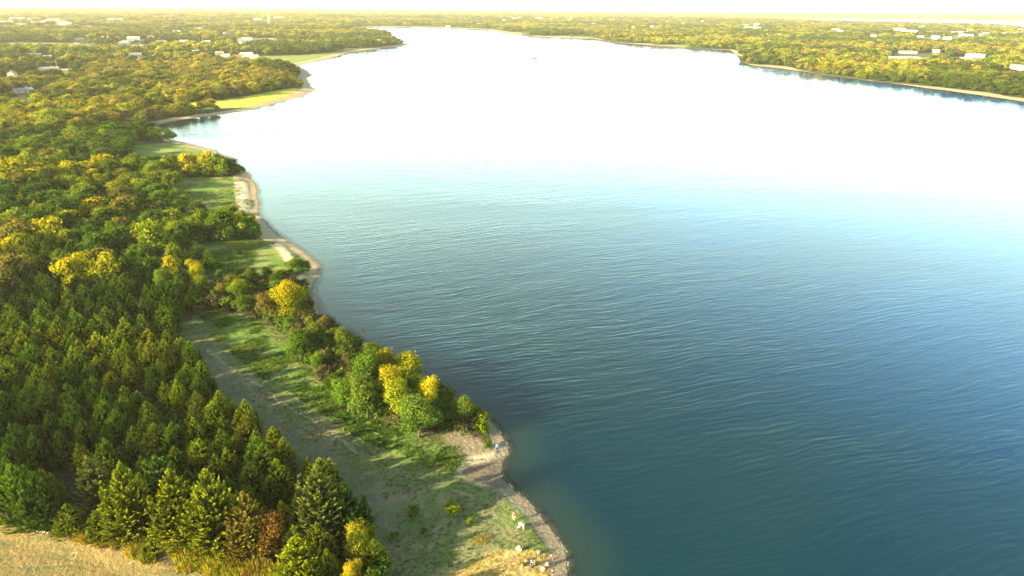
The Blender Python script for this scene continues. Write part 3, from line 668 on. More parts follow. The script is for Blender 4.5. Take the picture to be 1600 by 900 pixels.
# uniform in ground area instead
rad = np.sqrt(rng.uniform(60 ** 2, 440 ** 2, n)); ang = rng.uniform(R(-50), R(8), n)
P = np.stack([rad * np.sin(ang), rad * np.cos(ang)], -1)
s = shore_s(P); P = P[free(P, s, rad)]; 
qx, qy, _ = proj(P[:, 0], P[:, 1], np.full(len(P), 1.2))
r_n = np.hypot(P[:, 0], P[:, 1])
zone = fbm(P[:, 0] * .022, P[:, 1] * .022, 3)
cedar_p = np.clip((qy - 330) / 170, 0.12, 1) ; cedar_p = np.where((qy < 460) & (zone > .56), cedar_p * .15, cedar_p); cedar_p = np.where(qy < 260, .12, cedar_p)
line = 505 + (qx - 285) * 0.95
belt = (qx > 330) & (qy < np.interp(qx, [330, 400, 455, 520, 640, 760], [500, 505, 560, 650, 700, 690]))
cedar_p = np.where(belt, 0.0, cedar_p); cedar_p = np.where((qx < 330) & (qy > 470) & ~belt, .985, cedar_p); cedar_p = np.where((qy > 560) & ~belt, 1, cedar_p)
isc = rng.random(len(P)) < cedar_p
sp = np.where(isc, 2.9, np.where(belt & (qy > 480), 3.3, 4.7)) * np.where(r_n > 230, 1.12, 1.0) * np.where((r_n > 230) & ~isc, 1.3, 1.0)
keep = dart(P, sp)
scatter = []
for i in keep:
    x, y = P[i]; X, Y = qx[i], qy[i]
    if not (-300 < X < 900): continue
    if isc[i]:
        hh = rng.uniform(4.3, 7.2) * (.92 if Y > 780 else 1)
        z = vnoise(np.array([x * .05]), np.array([y * .05]))[0] + rng.normal() * .12
        t = 'dark green' if z < .32 else 'mid green' if z < .55 else 'olive' if z < .85 else 'yellow green'
        scatter.append(dict(kind='cedar', x=x, y=y, h=hh, tint=t, label=None, wide=rng.uniform(1.0, 1.4), X=X, Y=Y))
    else:
        z = zone[i] + rng.normal() * .10
        if belt[i] and Y > 480: t = rng.choice(['mid green', 'olive', 'bright green', 'dark green', 'brown'], p=[.34, .2, .16, .22, .08]); hh = rng.uniform(2.8, 5.2)
        elif Y > 245 and X > 200: t = rng.choice(['mid green', 'olive', 'dark green', 'yellow green', 'tawny'], p=[.28, .24, .26, .12, .10]); hh = rng.uniform(3.4, 5.0) if (380 < Y < 470 and X > 300) else rng.uniform(5, 7.5)
        else:
            t = 'golden yellow' if z > .66 else 'tawny' if z > .60 else 'yellow green' if z > .54 else 'olive' if z > .46 else 'mid green' if z > .38 else 'dark green'; hh = rng.uniform(6, 9.5)
        scatter.append(dict(kind='leaf', x=x, y=y, h=hh, tint=str(t), label=None, wide=rng.uniform(.85, 1.2) * (1.3 if r_n[i] > 230 else 1), X=X, Y=Y))
for d in individual:
    a, b, _ = proj(np.array([d['x']]), np.array([d['y']]), np.array([1.2])); d['X'], d['Y'] = float(a[0]), float(b[0])
xs_ = np.array([[d['x'], d['y']] for d in scatter]); zs = ground_z(xs_, shore_s(xs_)); zs = zs - .8 * np.clip((sdist(xs_, PM['bank']) + 1.5) / 4, 0, 1)
for d, z in zip(scatter, zs): d['z'] = float(z)
for d in individual: d['z'] = gz(d['x'], d['y'])
def dist(d): return math.sqrt(d['x'] ** 2 + d['y'] ** 2 + CAM_Z ** 2)
def inview(d): return -25 < d['X'] < 1620 and d['Y'] < 960
def size(d): return d['h'] * d['wide'] / dist(d)
def pick(kind, n):
    fx = sum(1 for d in individual if d['kind'] == kind)
    c = sorted([d for d in scatter if d['kind'] == kind and inview(d)], key=lambda d: -d['h'] / dist(d)); sel = c[:max(0, n - fx)]
    ids = {id(d) for d in sel}; return sel, ids
cs, ci = pick('cedar', 298); ls_, li = pick('leaf', 298)
chosen = ci | li; rest = [d for d in scatter if id(d) not in chosen]

def region(d):
    X, Y = d['X'], d['Y']
    if d['kind'] == 'cedar':
        edge = Y - (505 + (X - 285) * 1.02)
        if Y > 800: return 'in the front rows above the dirt bank'
        if X > 250 and abs(edge) < 38: return 'on the wood edge facing the clearing'
        row = 'back' if Y < 560 else 'upper' if Y < 640 else 'lower' if Y < 720 else 'near'
        side = 'left' if X < 130 else 'centre' if X < 290 else 'right'
        return f'in the {row} {side} cedar wood'
    if X > 330 and Y > 470: return 'in the ' + ('upper' if Y < 560 else 'middle' if Y < 620 else 'lower') + ' shore belt'
    if X > 250 and 330 < Y <= 470: return 'in the ' + ('middle tree band' if Y < 392 else 'thicket below the small meadow')
    if X > 210 and 235 < Y <= 345: return 'in the upper tree band'
    if Y > 400: return 'among cedars at the ' + ('left' if X < 150 else 'right') + ' back'
    if Y > 300: return 'in the mixed wood ' + ('at left edge' if X < 110 else 'left of meadows')
    return 'in the woods ' + ('near left edge' if X < 110 else 'short of the inlet')
ORD = ['first', 'second', 'third', 'fourth', 'fifth', 'sixth', 'seventh', 'eighth', 'ninth', 'tenth', 'eleventh', 'twelfth', 'thirteenth', 'fourteenth', 'fifteenth', 'sixteenth', 'seventeenth', 'eighteenth', 'nineteenth', 'twentieth']
def auto_labels(ds):
    by = {}
    for d in ds:
        if d['label']: continue
        k = d['kind']
        hw = 'tall' if d['h'] > (6.4 if k == 'cedar' else 7.6) else 'short' if d['h'] < (5.2 if k == 'cedar' else 5.6) else 'medium'
        d['base'] = f"{hw} {d['tint']} {'cedar' if k == 'cedar' else 'leafy tree'} {region(d)}"; by.setdefault(d['base'], []).append(d)
    for b_, L in by.items():
        L.sort(key=lambda d: d['X']); n_ = len(L)
        for i, d in enumerate(L):
            d['group'] = b_
            if n_ == 1: d['label'] = b_
            elif i == 0: d['label'] = b_ + ', leftmost such'
            elif i == n_ - 1: d['label'] = b_ + ', rightmost such'
            elif i < 20 and i <= n_ // 2: d['label'] = b_ + f', {ORD[i]} from left'
            elif n_ - 1 - i < 20: d['label'] = b_ + f', {ORD[n_ - 1 - i]} from right'
            else: d['label'] = b_ + ', near the middle'; d['label'] += '' if n_ - i * 2 > 0 else ' right'
def make_tree(d, hi):
    k = d['kind']
    H0 = {'cedar': 9.0, 'leaf': 8.5, 'shrub': 2.6, 'bare': 1.0}[k]
    name = {'cedar': 'cedar_tree', 'leaf': 'broadleaf_tree', 'shrub': 'shrub', 'bare': 'bare_tree'}[k]
    sc = d['h'] / H0; e = empty(name, (d['x'], d['y'], d['z'] - .05), rng.random() * 6.28)
    wd = d['wide']
    if k == 'bare':
        me = bare_mesh('bare_branches', d['h'], d['h'] * .7); o = link('trunk', me, None, e)
    else:
        pool = {'cedar': CED_HI if hi else CED_MD, 'leaf': BRO_HI if hi else BRO_MD, 'shrub': SHR_HI}[k]
        e.scale = (sc * wd, sc * wd, sc)
        e.rotation_euler = (rng.normal() * .03, rng.normal() * .03, rng.random() * 6.28)
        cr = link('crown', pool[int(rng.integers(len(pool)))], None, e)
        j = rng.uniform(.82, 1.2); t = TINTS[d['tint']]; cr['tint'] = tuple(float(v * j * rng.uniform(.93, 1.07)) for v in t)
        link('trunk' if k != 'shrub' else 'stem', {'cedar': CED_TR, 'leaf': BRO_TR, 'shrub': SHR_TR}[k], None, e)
    cat = {'cedar': 'cedar tree', 'leaf': 'tree', 'shrub': 'shrub', 'bare': 'bare tree'}[k]
    lab = d['label']; grp = d.get('group') or {'cedar': 'cedars of the lakeside wood', 'leaf': 'broadleaf trees of the near shore', 'shrub': 'shrubs round the clearing', 'bare': 'leafless trees on the shore'}[k]
    tag(e, lab, cat, grp)
    return e
auto_labels(cs + ls_)
order = sorted(individual + cs + ls_, key=dist); hn = {'cedar': 0, 'leaf': 0, 'shrub': 0, 'bare': 0}
for d in order:
    hn[d['kind']] += 1; make_tree(d, hn[d['kind']] <= {'cedar': 150, 'leaf': 70}.get(d['kind'], 999))

# ------------------------------------------------------------------ the rest of the trees: point clouds with real tree meshes
def stuff_cloud(name, label, X, Y, Z, SX, SZ, ROT, VI, TINT, meshes):
    me = bpy.data.meshes.new(name); n = len(X); me.vertices.add(n); me.vertices.foreach_set('co', np.stack([X, Y, Z], -1).astype(np.float32).ravel())
    a = me.attributes.new('tint', 'FLOAT_COLOR', 'POINT'); a.data.foreach_set('color', np.concatenate([TINT, np.ones((n, 1))], 1).astype(np.float32).ravel())
    a = me.attributes.new('size', 'FLOAT_VECTOR', 'POINT'); a.data.foreach_set('vector', np.stack([SX, SX, SZ], -1).astype(np.float32).ravel())
    a = me.attributes.new('turn', 'FLOAT_VECTOR', 'POINT'); a.data.foreach_set('vector', np.stack([rng.normal(size=n) * .04, rng.normal(size=n) * .04, ROT], -1).astype(np.float32).ravel())
    a = me.attributes.new('pick', 'INT', 'POINT'); a.data.foreach_set('value', np.asarray(VI, np.int32))
    o = link(name, me); tag(o, label, kind='stuff')
    ng = bpy.data.node_groups.new(name, 'GeometryNodeTree')
    ng.interface.new_socket('Geometry', in_out='INPUT', socket_type='NodeSocketGeometry'); ng.interface.new_socket('Geometry', in_out='OUTPUT', socket_type='NodeSocketGeometry')
    gi, go, jn = ng.nodes.new('NodeGroupInput'), ng.nodes.new('NodeGroupOutput'), ng.nodes.new('GeometryNodeJoinGeometry')
    def na(nm, dt):
        q = ng.nodes.new('GeometryNodeInputNamedAttribute'); q.data_type = dt; q.inputs['Name'].default_value = nm; return q.outputs[0]
    sz, tn, pk = na('size', 'FLOAT_VECTOR'), na('turn', 'FLOAT_VECTOR'), na('pick', 'INT')
    er = ng.nodes.new('FunctionNodeEulerToRotation'); ng.links.new(tn, er.inputs[0])
    for k, m in enumerate(meshes):
        src = bpy.data.objects.new(name + '_unit', m)
        cmp_ = ng.nodes.new('FunctionNodeCompare'); cmp_.data_type = 'INT'; cmp_.operation = 'EQUAL'
        ia = [s_ for s_ in cmp_.inputs if s_.type == 'INT']; ng.links.new(pk, ia[0]); ia[1].default_value = k
        ip = ng.nodes.new('GeometryNodeInstanceOnPoints'); oi = ng.nodes.new('GeometryNodeObjectInfo'); oi.inputs['Object'].default_value = src; oi.inputs['As Instance'].default_value = True
        ng.links.new(gi.outputs[0], ip.inputs['Points']); ng.links.new(cmp_.outputs[0], ip.inputs['Selection']); ng.links.new(oi.outputs['Geometry'], ip.inputs['Instance'])
        ng.links.new(er.outputs[0], ip.inputs['Rotation']); ng.links.new(sz, ip.inputs['Scale']); ng.links.new(ip.outputs[0], jn.inputs[0])
    ng.links.new(jn.outputs[0], go.inputs[0]); md = o.modifiers.new('scatter', 'NODES'); md.node_group = ng
    return o
def cloud_from(ds, name, label, pool, H0):
    A = np.array([[d['x'], d['y'], d['z'], d['h'] / H0 * d['wide'], d['h'] / H0] for d in ds]); n = len(A)
    t = np.array([TINTS[d['tint']] for d in ds]) * rng.uniform(.8, 1.22, (n, 1))
    return stuff_cloud(name, label, A[:, 0], A[:, 1], A[:, 2], A[:, 3], A[:, 4], rng.random(n) * 6.28, rng.integers(0, len(pool), n), t, pool)
rc = [d for d in rest if d['kind'] == 'cedar']; rb = [d for d in rest if d['kind'] == 'leaf']
cloud_from(rc, 'cedar_wood', 'farther dense cedars mixed through the wood behind the individual trees', CED_MD, 9.0)
cloud_from(rb, 'mixed_wood', 'farther autumn coloured broadleaf wood behind the meadows', BRO_MD, 8.5)
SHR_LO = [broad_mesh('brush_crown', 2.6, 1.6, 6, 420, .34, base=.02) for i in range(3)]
BELT = poly([(300, 470), (400, 440), (470, 440), (500, 490), (560, 540), (640, 590), (700, 625), (758, 662), (735, 676), (690, 664), (640, 668), (560, 640), (520, 615), (485, 565), (455, 520), (400, 492), (320, 484)])
BAND = poly([(240, 345), (390, 348), (402, 372), (350, 378), (270, 376)])
BAND2 = poly([(215, 262), (350, 258), (385, 268), (350, 276), (260, 278)])
def brush(name, label, A, n):
    lo, hi = A.min(0), A.max(0); q = rng.uniform(lo, hi, (n, 2)); q = q[inside(q, A)]; s = shore_s(q); q, s = q[s > 2.4], s[s > 2.4]; n = len(q)
    sc = rng.uniform(.6, 1.35, n); t = np.array([(0.045, 0.075, 0.014), (0.07, 0.09, 0.02), (0.08, 0.13, 0.02), (0.10, 0.085, 0.045), (0.06, 0.06, 0.03)])[rng.choice(5, n, p=[.3, .25, .18, .15, .12])]
    stuff_cloud(name, label, q[:, 0], q[:, 1], ground_z(q, s) - .1, sc * 1.2, sc, rng.random(n) * 6.28, rng.integers(0, 3, n), t * rng.uniform(.8, 1.2, (n, 1)), SHR_LO)
brush('shore_underbrush', 'tangled green and brown underbrush filling the shore belt', BELT, 3000)
brush('band_underbrush', 'dark underbrush at the foot of the middle tree band', BAND, 1600)
brush('band_underbrush', 'dark underbrush at the foot of the upper tree band', BAND2, 2500)
def ring(r0, r1, step, a0, a1, jit=.42):
    out = []; r = r0
    while r < r1:
        st = step(r); n = int((a1 - a0) * r / st); a = a0 + (np.arange(n) + rng.random(n) * jit * 2 - jit + rng.random()) / n * (a1 - a0)
        q = r + (rng.random(n) - .5) * st * jit * 2; out.append(np.stack([q * np.sin(a), q * np.cos(a)], -1)); r += st * .92
    return np.concatenate(out)
pal = np.array([(0.05, 0.078, 0.016), (0.09, 0.125, 0.018), (0.145, 0.17, 0.02), (0.25, 0.22, 0.022), (0.22, 0.175, 0.03), (0.13, 0.12, 0.05), (0.19, 0.22, 0.018)])
def far_wood(name, label, P, pool, H0, hmin, hmax, wide, near_r=0):
    r = np.hypot(P[:, 0], P[:, 1]); s = shore_s(P); k = free(P, s, r); P, s, r = P[k], s[k], r[k]
    n = len(P); z = ground_z(P, s); zn = fbm(P[:, 0] * .006, P[:, 1] * .006, 3) + rng.normal(size=n) * .09
    # second drift of colour
    orange = fbm(P[:, 0] * .003 + 40, P[:, 1] * .003, 2) + rng.normal(size=n) * .07
    ci = np.select([zn < .36, zn < .48, zn < .58, zn < .68], [0, 1, 2, 6], 3); ci = np.where((orange > .50) & (zn > .40), rng.choice([3, 4, 2, 5, 2], n), ci)
    dk = fbm(P[:, 0] * .012 + 7, P[:, 1] * .012, 3) < .43; ci = np.where(dk & (rng.random(n) < .75), 0, ci)
    tint = pal[ci] * rng.uniform(.6, 1.4, (n, 1)); hh = rng.uniform(hmin, hmax, n) * np.where(s < 22, .7, 1)
    stuff_cloud(name, label, P[:, 0], P[:, 1], z - .1, hh / H0 * rng.uniform(.9, 1.25, n) * wide, hh / H0, rng.random(n) * 6.28, rng.integers(0, len(pool), n), tint, pool)
    return n
a_l, a_r = R(-47), R(47)
c1 = far_wood('inlet_woods', 'woods round the inlet and the first headland', ring(440, 950, lambda r: 7.8, a_l, a_r), BRO_MD, 8.5, 6.5, 11.5, 1.2)
c2 = far_wood('far_shore_woods', 'autumn woods along both far shores', ring(950, 1900, lambda r: 10.0, a_l, a_r), BRO_LO, 8.5, 7, 13, 1.45)
c3 = far_wood('distant_woods', 'hazy distant woods and hedges', ring(1900, 4200, lambda r: 12 + (r - 1900) * .007, a_l, a_r), BRO_LO, 8.5, 7, 13, 2.0)
c4 = far_wood('skyline_woods', 'pale woods reaching to the skyline', ring(4200, 17000, lambda r: r * .0065, a_l, a_r), CLUMP, 9, 9, 14, 1.6)
print('TREES', len(individual), len(cs), len(ls_), len(rc), len(rb), c1, c2, c3, c4)

# ------------------------------------------------------------------ grass tufts
def tuft_mesh(name, n, h, lean, wid):
    az = rng.random(n) * 6.28; B = np.stack([np.cos(az), np.sin(az), np.zeros(n)], -1) * rng.random((n, 1)) * h * .45
    D = unit(np.stack([np.cos(az) * lean, np.sin(az) * lean, np.ones(n)], -1) + rng.normal(size=(n, 3)) * .15)
    sh = rng.uniform(.75, 1.3, n); return tri_mesh(name, *leaflets(B, D, h * rng.uniform(.6, 1.15, n), np.full(n, wid), np.stack([sh, sh, sh * .9], -1)), GRASS_M)
LOW = [tuft_mesh('low_tuft', 16, .26, .9, .045) for i in range(3)]; TALL = [tuft_mesh('tall_tuft', 24, 1.5, .35, .17) for i in range(3)]; WEED = [tuft_mesh('weed_tuft', 26, .55, .7, .12) for i in range(2)]
def scatter_in(A, n):
    lo, hi = A.min(0), A.max(0); q = rng.uniform(lo, hi, (n, 2)); return q[inside(q, A)]
def grass(name, label, P, pool, smin, smax, tints):
    s = shore_s(P); k = s > 2.2; P, s = P[k], s[k]; n = len(P); z = ground_z(P, s) - .8 * np.clip((sdist(P, PM['bank']) + 1.5) / 4, 0, 1)
    sc = rng.uniform(smin, smax, n); zz = fbm(P[:, 0] * .25, P[:, 1] * .25, 3) + rng.normal(size=n) * .08
    ti = np.clip(((zz - .3) / .4 * len(tints)).astype(int), 0, len(tints) - 1); t = np.array(tints)[ti] * rng.uniform(.8, 1.2, (n, 1))
    stuff_cloud(name, label, P[:, 0], P[:, 1], z - .02, sc, sc, rng.random(n) * 6.28, rng.integers(0, len(pool), n), t, pool)
cl = scatter_in(PM['clearing'], 42000); cl = cl[(np.hypot(cl[:, 0], cl[:, 1]) < 190) & ~inside(cl, PM['cove']) & ~inside(cl, PM['bare'])]
kd = fbm(cl[:, 0] * .3, cl[:, 1] * .3, 3); cl = cl[kd + rng.random(len(cl)) * .3 > .52]; cl = cl[~(inside(cl, PM['dark_dirt']) & (rng.random(len(cl)) < .75))]
instr = inside(cl, PM['straw'])
grass('clearing_grass', 'short drab grass over the shaded clearing', cl[~instr], LOW, .5, 1.3, [(0.13, 0.12, 0.06), (0.12, 0.14, 0.045), (0.09, 0.13, 0.03), (0.17, 0.15, 0.08)])
st = scatter_in(PM['straw'], 6500); st = st[fbm(st[:, 0] * .45, st[:, 1] * .45, 3) > .43]
grass('straw_grass', 'sunlit golden dry grass at the lower shore point', st, LOW, .4, 1.0, [(0.50, 0.37, 0.10), (0.60, 0.47, 0.15), (0.36, 0.27, 0.09)])
sp2 = scatter_in(poly([(735, 838), (752, 826), (772, 832), (760, 846), (738, 848)]), 220); grass('straw_patch', 'small golden grass patch above the lower shore point', sp2, LOW, .7, 1.6, [(0.38, 0.31, 0.09), (0.25, 0.22, 0.08)])
lu = scatter_in(PM['lush'], 16000); lu = lu[fbm(lu[:, 0] * .2, lu[:, 1] * .2, 3) > .44]
grass('lush_weeds', 'rank green weeds along the shore belt side of the clearing', lu, WEED, .4, 1.15, [(0.05, 0.10, 0.016), (0.075, 0.14, 0.02), (0.12, 0.16, 0.03)])
rp = scatter_in(RE, 4200); rp = rp[fbm(rp[:, 0] * .5, rp[:, 1] * .5, 3) > .42]
grass('golden_reeds', 'tall golden green grass lining the dirt bank below the cedars', rp, TALL, .5, 1.15, [(0.30, 0.27, 0.02), (0.17, 0.19, 0.02), (0.36, 0.29, 0.03), (0.24, 0.15, 0.05)])
bp = scatter_in(PM['bank'], 5000); bp = bp[fbm(bp[:, 0] * .3 + 9, bp[:, 1] * .3, 3) > .58]
grass('bank_tufts', 'sparse olive tufts on the dirt bank', bp, LOW, .35, .9, [(0.13, 0.12, 0.04), (0.18, 0.14, 0.05)])
for nm, k, c in (('upper', 'meadow_b', 6000), ('small', 'meadow_a', 6000)):
    mp = scatter_in(PM[k], c); mp = mp[fbm(mp[:, 0] * .1, mp[:, 1] * .1, 3) > .47]
    grass('meadow_grass', f'green grass of the {nm} meadow', mp, LOW, 1.0, 2.2, [(0.075, 0.13, 0.02), (0.12, 0.16, 0.03), (0.17, 0.17, 0.05)])

# ------------------------------------------------------------------ building kit
WALLS = {'white': simple('white_wall', (.50, .49, .46), .7, .06), 'cream': simple('cream_wall', (.62, .55, .42), .75, .08), 'grey': simple('grey_wall', (.36, .36, .36), .8, .1)}
ROOFS = {'white': simple('white_roof', (.40, .39, .37), .6, .1), 'cream': simple('cream_roof', (.58, .52, .42), .7, .12), 'grey': simple('grey_roof', (.22, .215, .21), .8, .15), 'tan': simple('tan_roof', (.34, .27, .19), .8, .15), 'red': simple('red_roof', (.36, .12, .07), .8, .15)}
GLASS = simple('window_glass', (.05, .06, .07), .12, .1); FRAME = simple('frame_paint', (.75, .75, .72), .5, .05); DOORM = simple('door_paint', (.22, .12, .07), .6, .1)
def boxes(name, bs):
    V, F = [], []
    for (x0, x1, y0, y1, z0, z1) in bs:
        o = len(V); V += [(x, y, z) for z in (z0, z1) for y in (y0, y1) for x in (x0, x1)]
        F += [tuple(i + o for i in f) for f in ((0, 2, 3, 1), (4, 5, 7, 6), (0, 1, 5, 4), (2, 6, 7, 3), (0, 4, 6, 2), (1, 3, 7, 5))]
    me = bpy.data.meshes.new(name); me.from_pydata(V, [], F); return me
UNITWIN = boxes('window_pane', [(-.5, .5, -.02, .04, -.5, .5)]); UNITWIN.materials.append(GLASS)
UNITFRM = boxes('window_frame', [(-.56, .56, -.05, .02, .5, .58), (-.56, .56, -.05, .02, -.6, -.5), (-.56, -.5, -.05, .02, -.5, .5), (.5, .56, -.05, .02, -.5, .5)]); UNITFRM.materials.append(FRAME)
UNITDOOR = boxes('door', [(-.5, .5, -.04, .04, 0, 2.1)]); UNITDOOR.materials.append(DOORM)
def house(i, hd):
    px_, py_, wd, dp, ht, turn, kind, wc_, rc_, lab = hd; wd *= .82
    p = house_pos[i]; base = math.atan2(p[0], p[1]); z = gz(p[0], p[1])
    e = empty('house' if kind == 'gable' else 'hall', (p[0], p[1], z), -base + R(turn)); tag(e, lab, 'house' if kind == 'gable' else 'building', 'far off buildings')
    w2, d2 = wd / 2, dp / 2; eave = ht * (.62 if kind == 'gable' else .92)
    if kind == 'gable':
        me = bpy.data.meshes.new('house_wall')
        me.from_pydata([(-w2, -d2, -2), (w2, -d2, -2), (w2, d2, -2), (-w2, d2, -2), (-w2, -d2, eave), (w2, -d2, eave), (w2, d2, eave), (-w2, d2, eave), (-w2, 0, ht - .12), (w2, 0, ht - .12)], [],
                       [(0, 1, 5, 4), (2, 3, 7, 6), (1, 2, 6, 9, 5), (3, 0, 4, 8, 7), (4, 5, 9, 8), (6, 7, 8, 9)])
        link('wall', me, WALLS[wc_], e)
        o_ = .5; k = (ht - eave) / d2; ez = eave - o_ * k; rm = bpy.data.meshes.new('house_roof'); t = .18
        rm.from_pydata([(-w2 - o_, -d2 - o_, ez), (w2 + o_, -d2 - o_, ez), (w2 + o_, 0, ht), (-w2 - o_, 0, ht), (w2 + o_, d2 + o_, ez), (-w2 - o_, d2 + o_, ez),
                        (-w2 - o_, -d2 - o_, ez + t), (w2 + o_, -d2 - o_, ez + t), (w2 + o_, 0, ht + t), (-w2 - o_, 0, ht + t), (w2 + o_, d2 + o_, ez + t), (-w2 - o_, d2 + o_, ez + t)], [],
                       [(0, 3, 2, 1), (3, 5, 4, 2), (6, 7, 8, 9), (9, 8, 10, 11), (0, 1, 7, 6), (4, 5, 11, 10), (1, 2, 8, 7), (2, 4, 10, 8), (0, 6, 9, 3), (3, 9, 11, 5)])
        ro = link('roof', rm, ROOFS[rc_], e)
        if wd < 30: link('chimney', boxes('chimney', [(w2 * .4, w2 * .4 + .8, d2 * .15, d2 * .15 + .8, eave, ht + .9)]), WALLS['grey'], ro)
    else:
        link('wall', boxes('hall_wall', [(-w2, w2, -d2, d2, -2, eave)]), WALLS[wc_], e)
        link('roof', boxes('hall_roof', [(-w2 - .25, w2 + .25, -d2 - .25, d2 + .25, eave + .003, ht)]), ROOFS[rc_], e)
    dr = link('door', UNITDOOR, None, e, (w2 * .12, -d2 - .05, .1)); link('handle', HANDLE, None, dr, (.38, -.07, 1.0))
    far = math.hypot(*p)
    nst = 2 if (ht > 6.5 and kind == 'gable' and wd < 30) else 1; nw = max(2, min(6, int(wd / 4)))
    for st_ in range(nst):
        zz = (eave / nst) * (st_ + .55)
        for k in range(nw):
            x = -w2 + wd * (k + .5) / nw
            if st_ == 0 and abs(x - w2 * .12) < 1.3: continue
            wi = link('window', UNITWIN, None, e, (x, -d2 - .02, zz)); sc = min(1.5, wd / nw * .45); wi.scale = (sc, 1, min(1.3, eave / nst * .42))
            if far < 1500: link('frame', UNITFRM, None, wi)
HANDLE = boxes('door_handle', [(-.08, .08, -.03, .03, -.03, .03)]); HANDLE.materials.append(FRAME)
for i, hd in enumerate(HOUSES): house(i, hd)

# lattice mast
STEEL = simple('mast_steel', (.62, .60, .56), .5, .08); WOODP = simple('pole_wood', (.34, .30, .25), .85)
def ground_at(px_, py_, z=3.0):
    p = unproj(px_, py_, z); return (float(p[0]), float(p[1]), gz(p[0], p[1]))
def tubes_obj(name, segs, mat, parent=None, sides=4):
    V, F, c = merge([tube([a, b], [r, r2], sides) for a, b, r, r2 in segs]); me = bpy.data.meshes.new(name); me.from_pydata(V.tolist(), [], F.tolist()); return link(name, me, mat, parent)
mx, my, mz = ground_at(421, 41, 3.0)
mast = empty('lattice_mast', (mx, my, mz)); tag(mast, 'pale steel lattice mast rising above the woods left of the lake end', 'mast')
HM = 50.0
cr_ = lambda t: 4.2 * (1 - t) + .9 * t
for sx_, sy_ in ((-1, -1), (1, -1), (1, 1), (-1, 1)):
    tubes_obj('leg', [((sx_ * cr_(0), sy_ * cr_(0), 0), (sx_ * cr_(1), sy_ * cr_(1), HM), .32, .2)], STEEL, mast)
br = []
for k in range(9):
    t0, t1 = k / 9, (k + 1) / 9; a, b = cr_(t0), cr_(t1)
    for (p, q) in (((-1, -1), (1, -1)), ((1, -1), (1, 1)), ((1, 1), (-1, 1)), ((-1, 1), (-1, -1))):
        br.append(((p[0] * a, p[1] * a, t0 * HM), (q[0] * b, q[1] * b, t1 * HM), .12, .12)); br.append(((q[0] * a, q[1] * a, t0 * HM), (p[0] * b, p[1] * b, t1 * HM), .12, .12))
tubes_obj('bracing', br, STEEL, mast)
for zz in (HM * .66, HM * .8, HM * .94):
    tubes_obj('cross_arm', [((-6.5, 0, zz), (6.5, 0, zz), .22, .22), ((-6.5, 0, zz), (-1, 0, zz + 1.6), .12, .12), ((6.5, 0, zz), (1, 0, zz + 1.6), .12, .12)], STEEL, mast)
# water tower
d_ = unproj(279, 22, 0); d_ = d_ / np.linalg.norm(d_) * 4600; tz = gz(*d_)
wt = empty('water_tower', (d_[0], d_[1], tz)); tag(wt, 'white bulb shaped water tower on the skyline at upper left', 'water tower')
def lathe(name, prof, mat, parent, n=20, loc=(0, 0, 0)):
    V = [(r * math.cos(2 * math.pi * k / n), r * math.sin(2 * math.pi * k / n), z) for r, z in prof for k in range(n)]; F = []
    for i in range(len(prof) - 1):
        for k in range(n): a, b = i * n + k, i * n + (k + 1) % n; F.append((a, b, b + n, a + n))
    F.append(tuple(range(n))[::-1]); F.append(tuple((len(prof) - 1) * n + k for k in range(n)))
    me = bpy.data.meshes.new(name); me.from_pydata(V, [], F)
    for p in me.polygons: p.use_smooth = True
    return link(name, me, mat, parent, loc)
lathe('column', [(7, 0), (3.4, 4), (2.6, 12), (2.6, 34), (4.2, 39)], WALLS['white'], wt)
lathe('tank', [(4.2, 39.01), (9.5, 43), (11.5, 48), (10, 53), (5, 56.5), (.6, 58)], WALLS['white'], wt)
# utility poles
for (px_, py_, hm, lab) in ((29, 136, 11, 'wooden utility pole standing beside the white house at the left edge'), (90, 110, 11, 'wooden utility pole right of the grey roofed farmhouse'), (102, 66, 10, 'wooden utility pole near the parked cars among left woods')):
    x, y, z = ground_at(px_, py_); e = empty('utility_pole', (x, y, z)); tag(e, lab, 'utility pole', 'utility poles on the left')
    tubes_obj('pole', [((0, 0, -.5), (0, 0, hm), .2, .13)], WOODP, e, 8); tubes_obj('crossarm', [((-1.3, 0, hm - .7), (1.3, 0, hm - .7), .1, .1)], WOODP, e, 4)
# parked cars
CARM = {'white': simple('white_car_paint', (.8, .8, .8), .25, .03), 'silver': simple('silver_car_paint', (.45, .46, .48), .25, .03), 'dark': simple('dark_car_paint', (.05, .06, .08), .25, .03)}
TYRE = simple('tyre_rubber', (.03, .03, .03), .9)
def car_parts():
    import bmesh
    prof = [(-2.2, .35), (-2.25, .75), (-2.1, .95), (-1.2, 1.02), (-.55, 1.45), (.95, 1.47), (1.65, 1.02), (2.15, .95), (2.25, .6), (2.2, .35)]
    bm = bmesh.new(); L = [bm.verts.new((x, -.88, z)) for x, z in prof]; Rr = [bm.verts.new((x, .88, z)) for x, z in prof]
    for v in L + Rr:
        if v.co.z > 1.2: v.co.y *= .78
    bm.faces.new(L); bm.faces.new(Rr[::-1]); n = len(prof)
    for i in range(n): bm.faces.new((L[i], Rr[i], Rr[(i + 1) % n], L[(i + 1) % n]))
    bmesh.ops.recalc_face_normals(bm, faces=bm.faces); me = bpy.data.meshes.new('car_body'); bm.to_mesh(me); bm.free(); return me
CARB = car_parts(); CARG = boxes('car_window', [(-.9, 1.3, -.80, .80, 1.06, 1.36)])
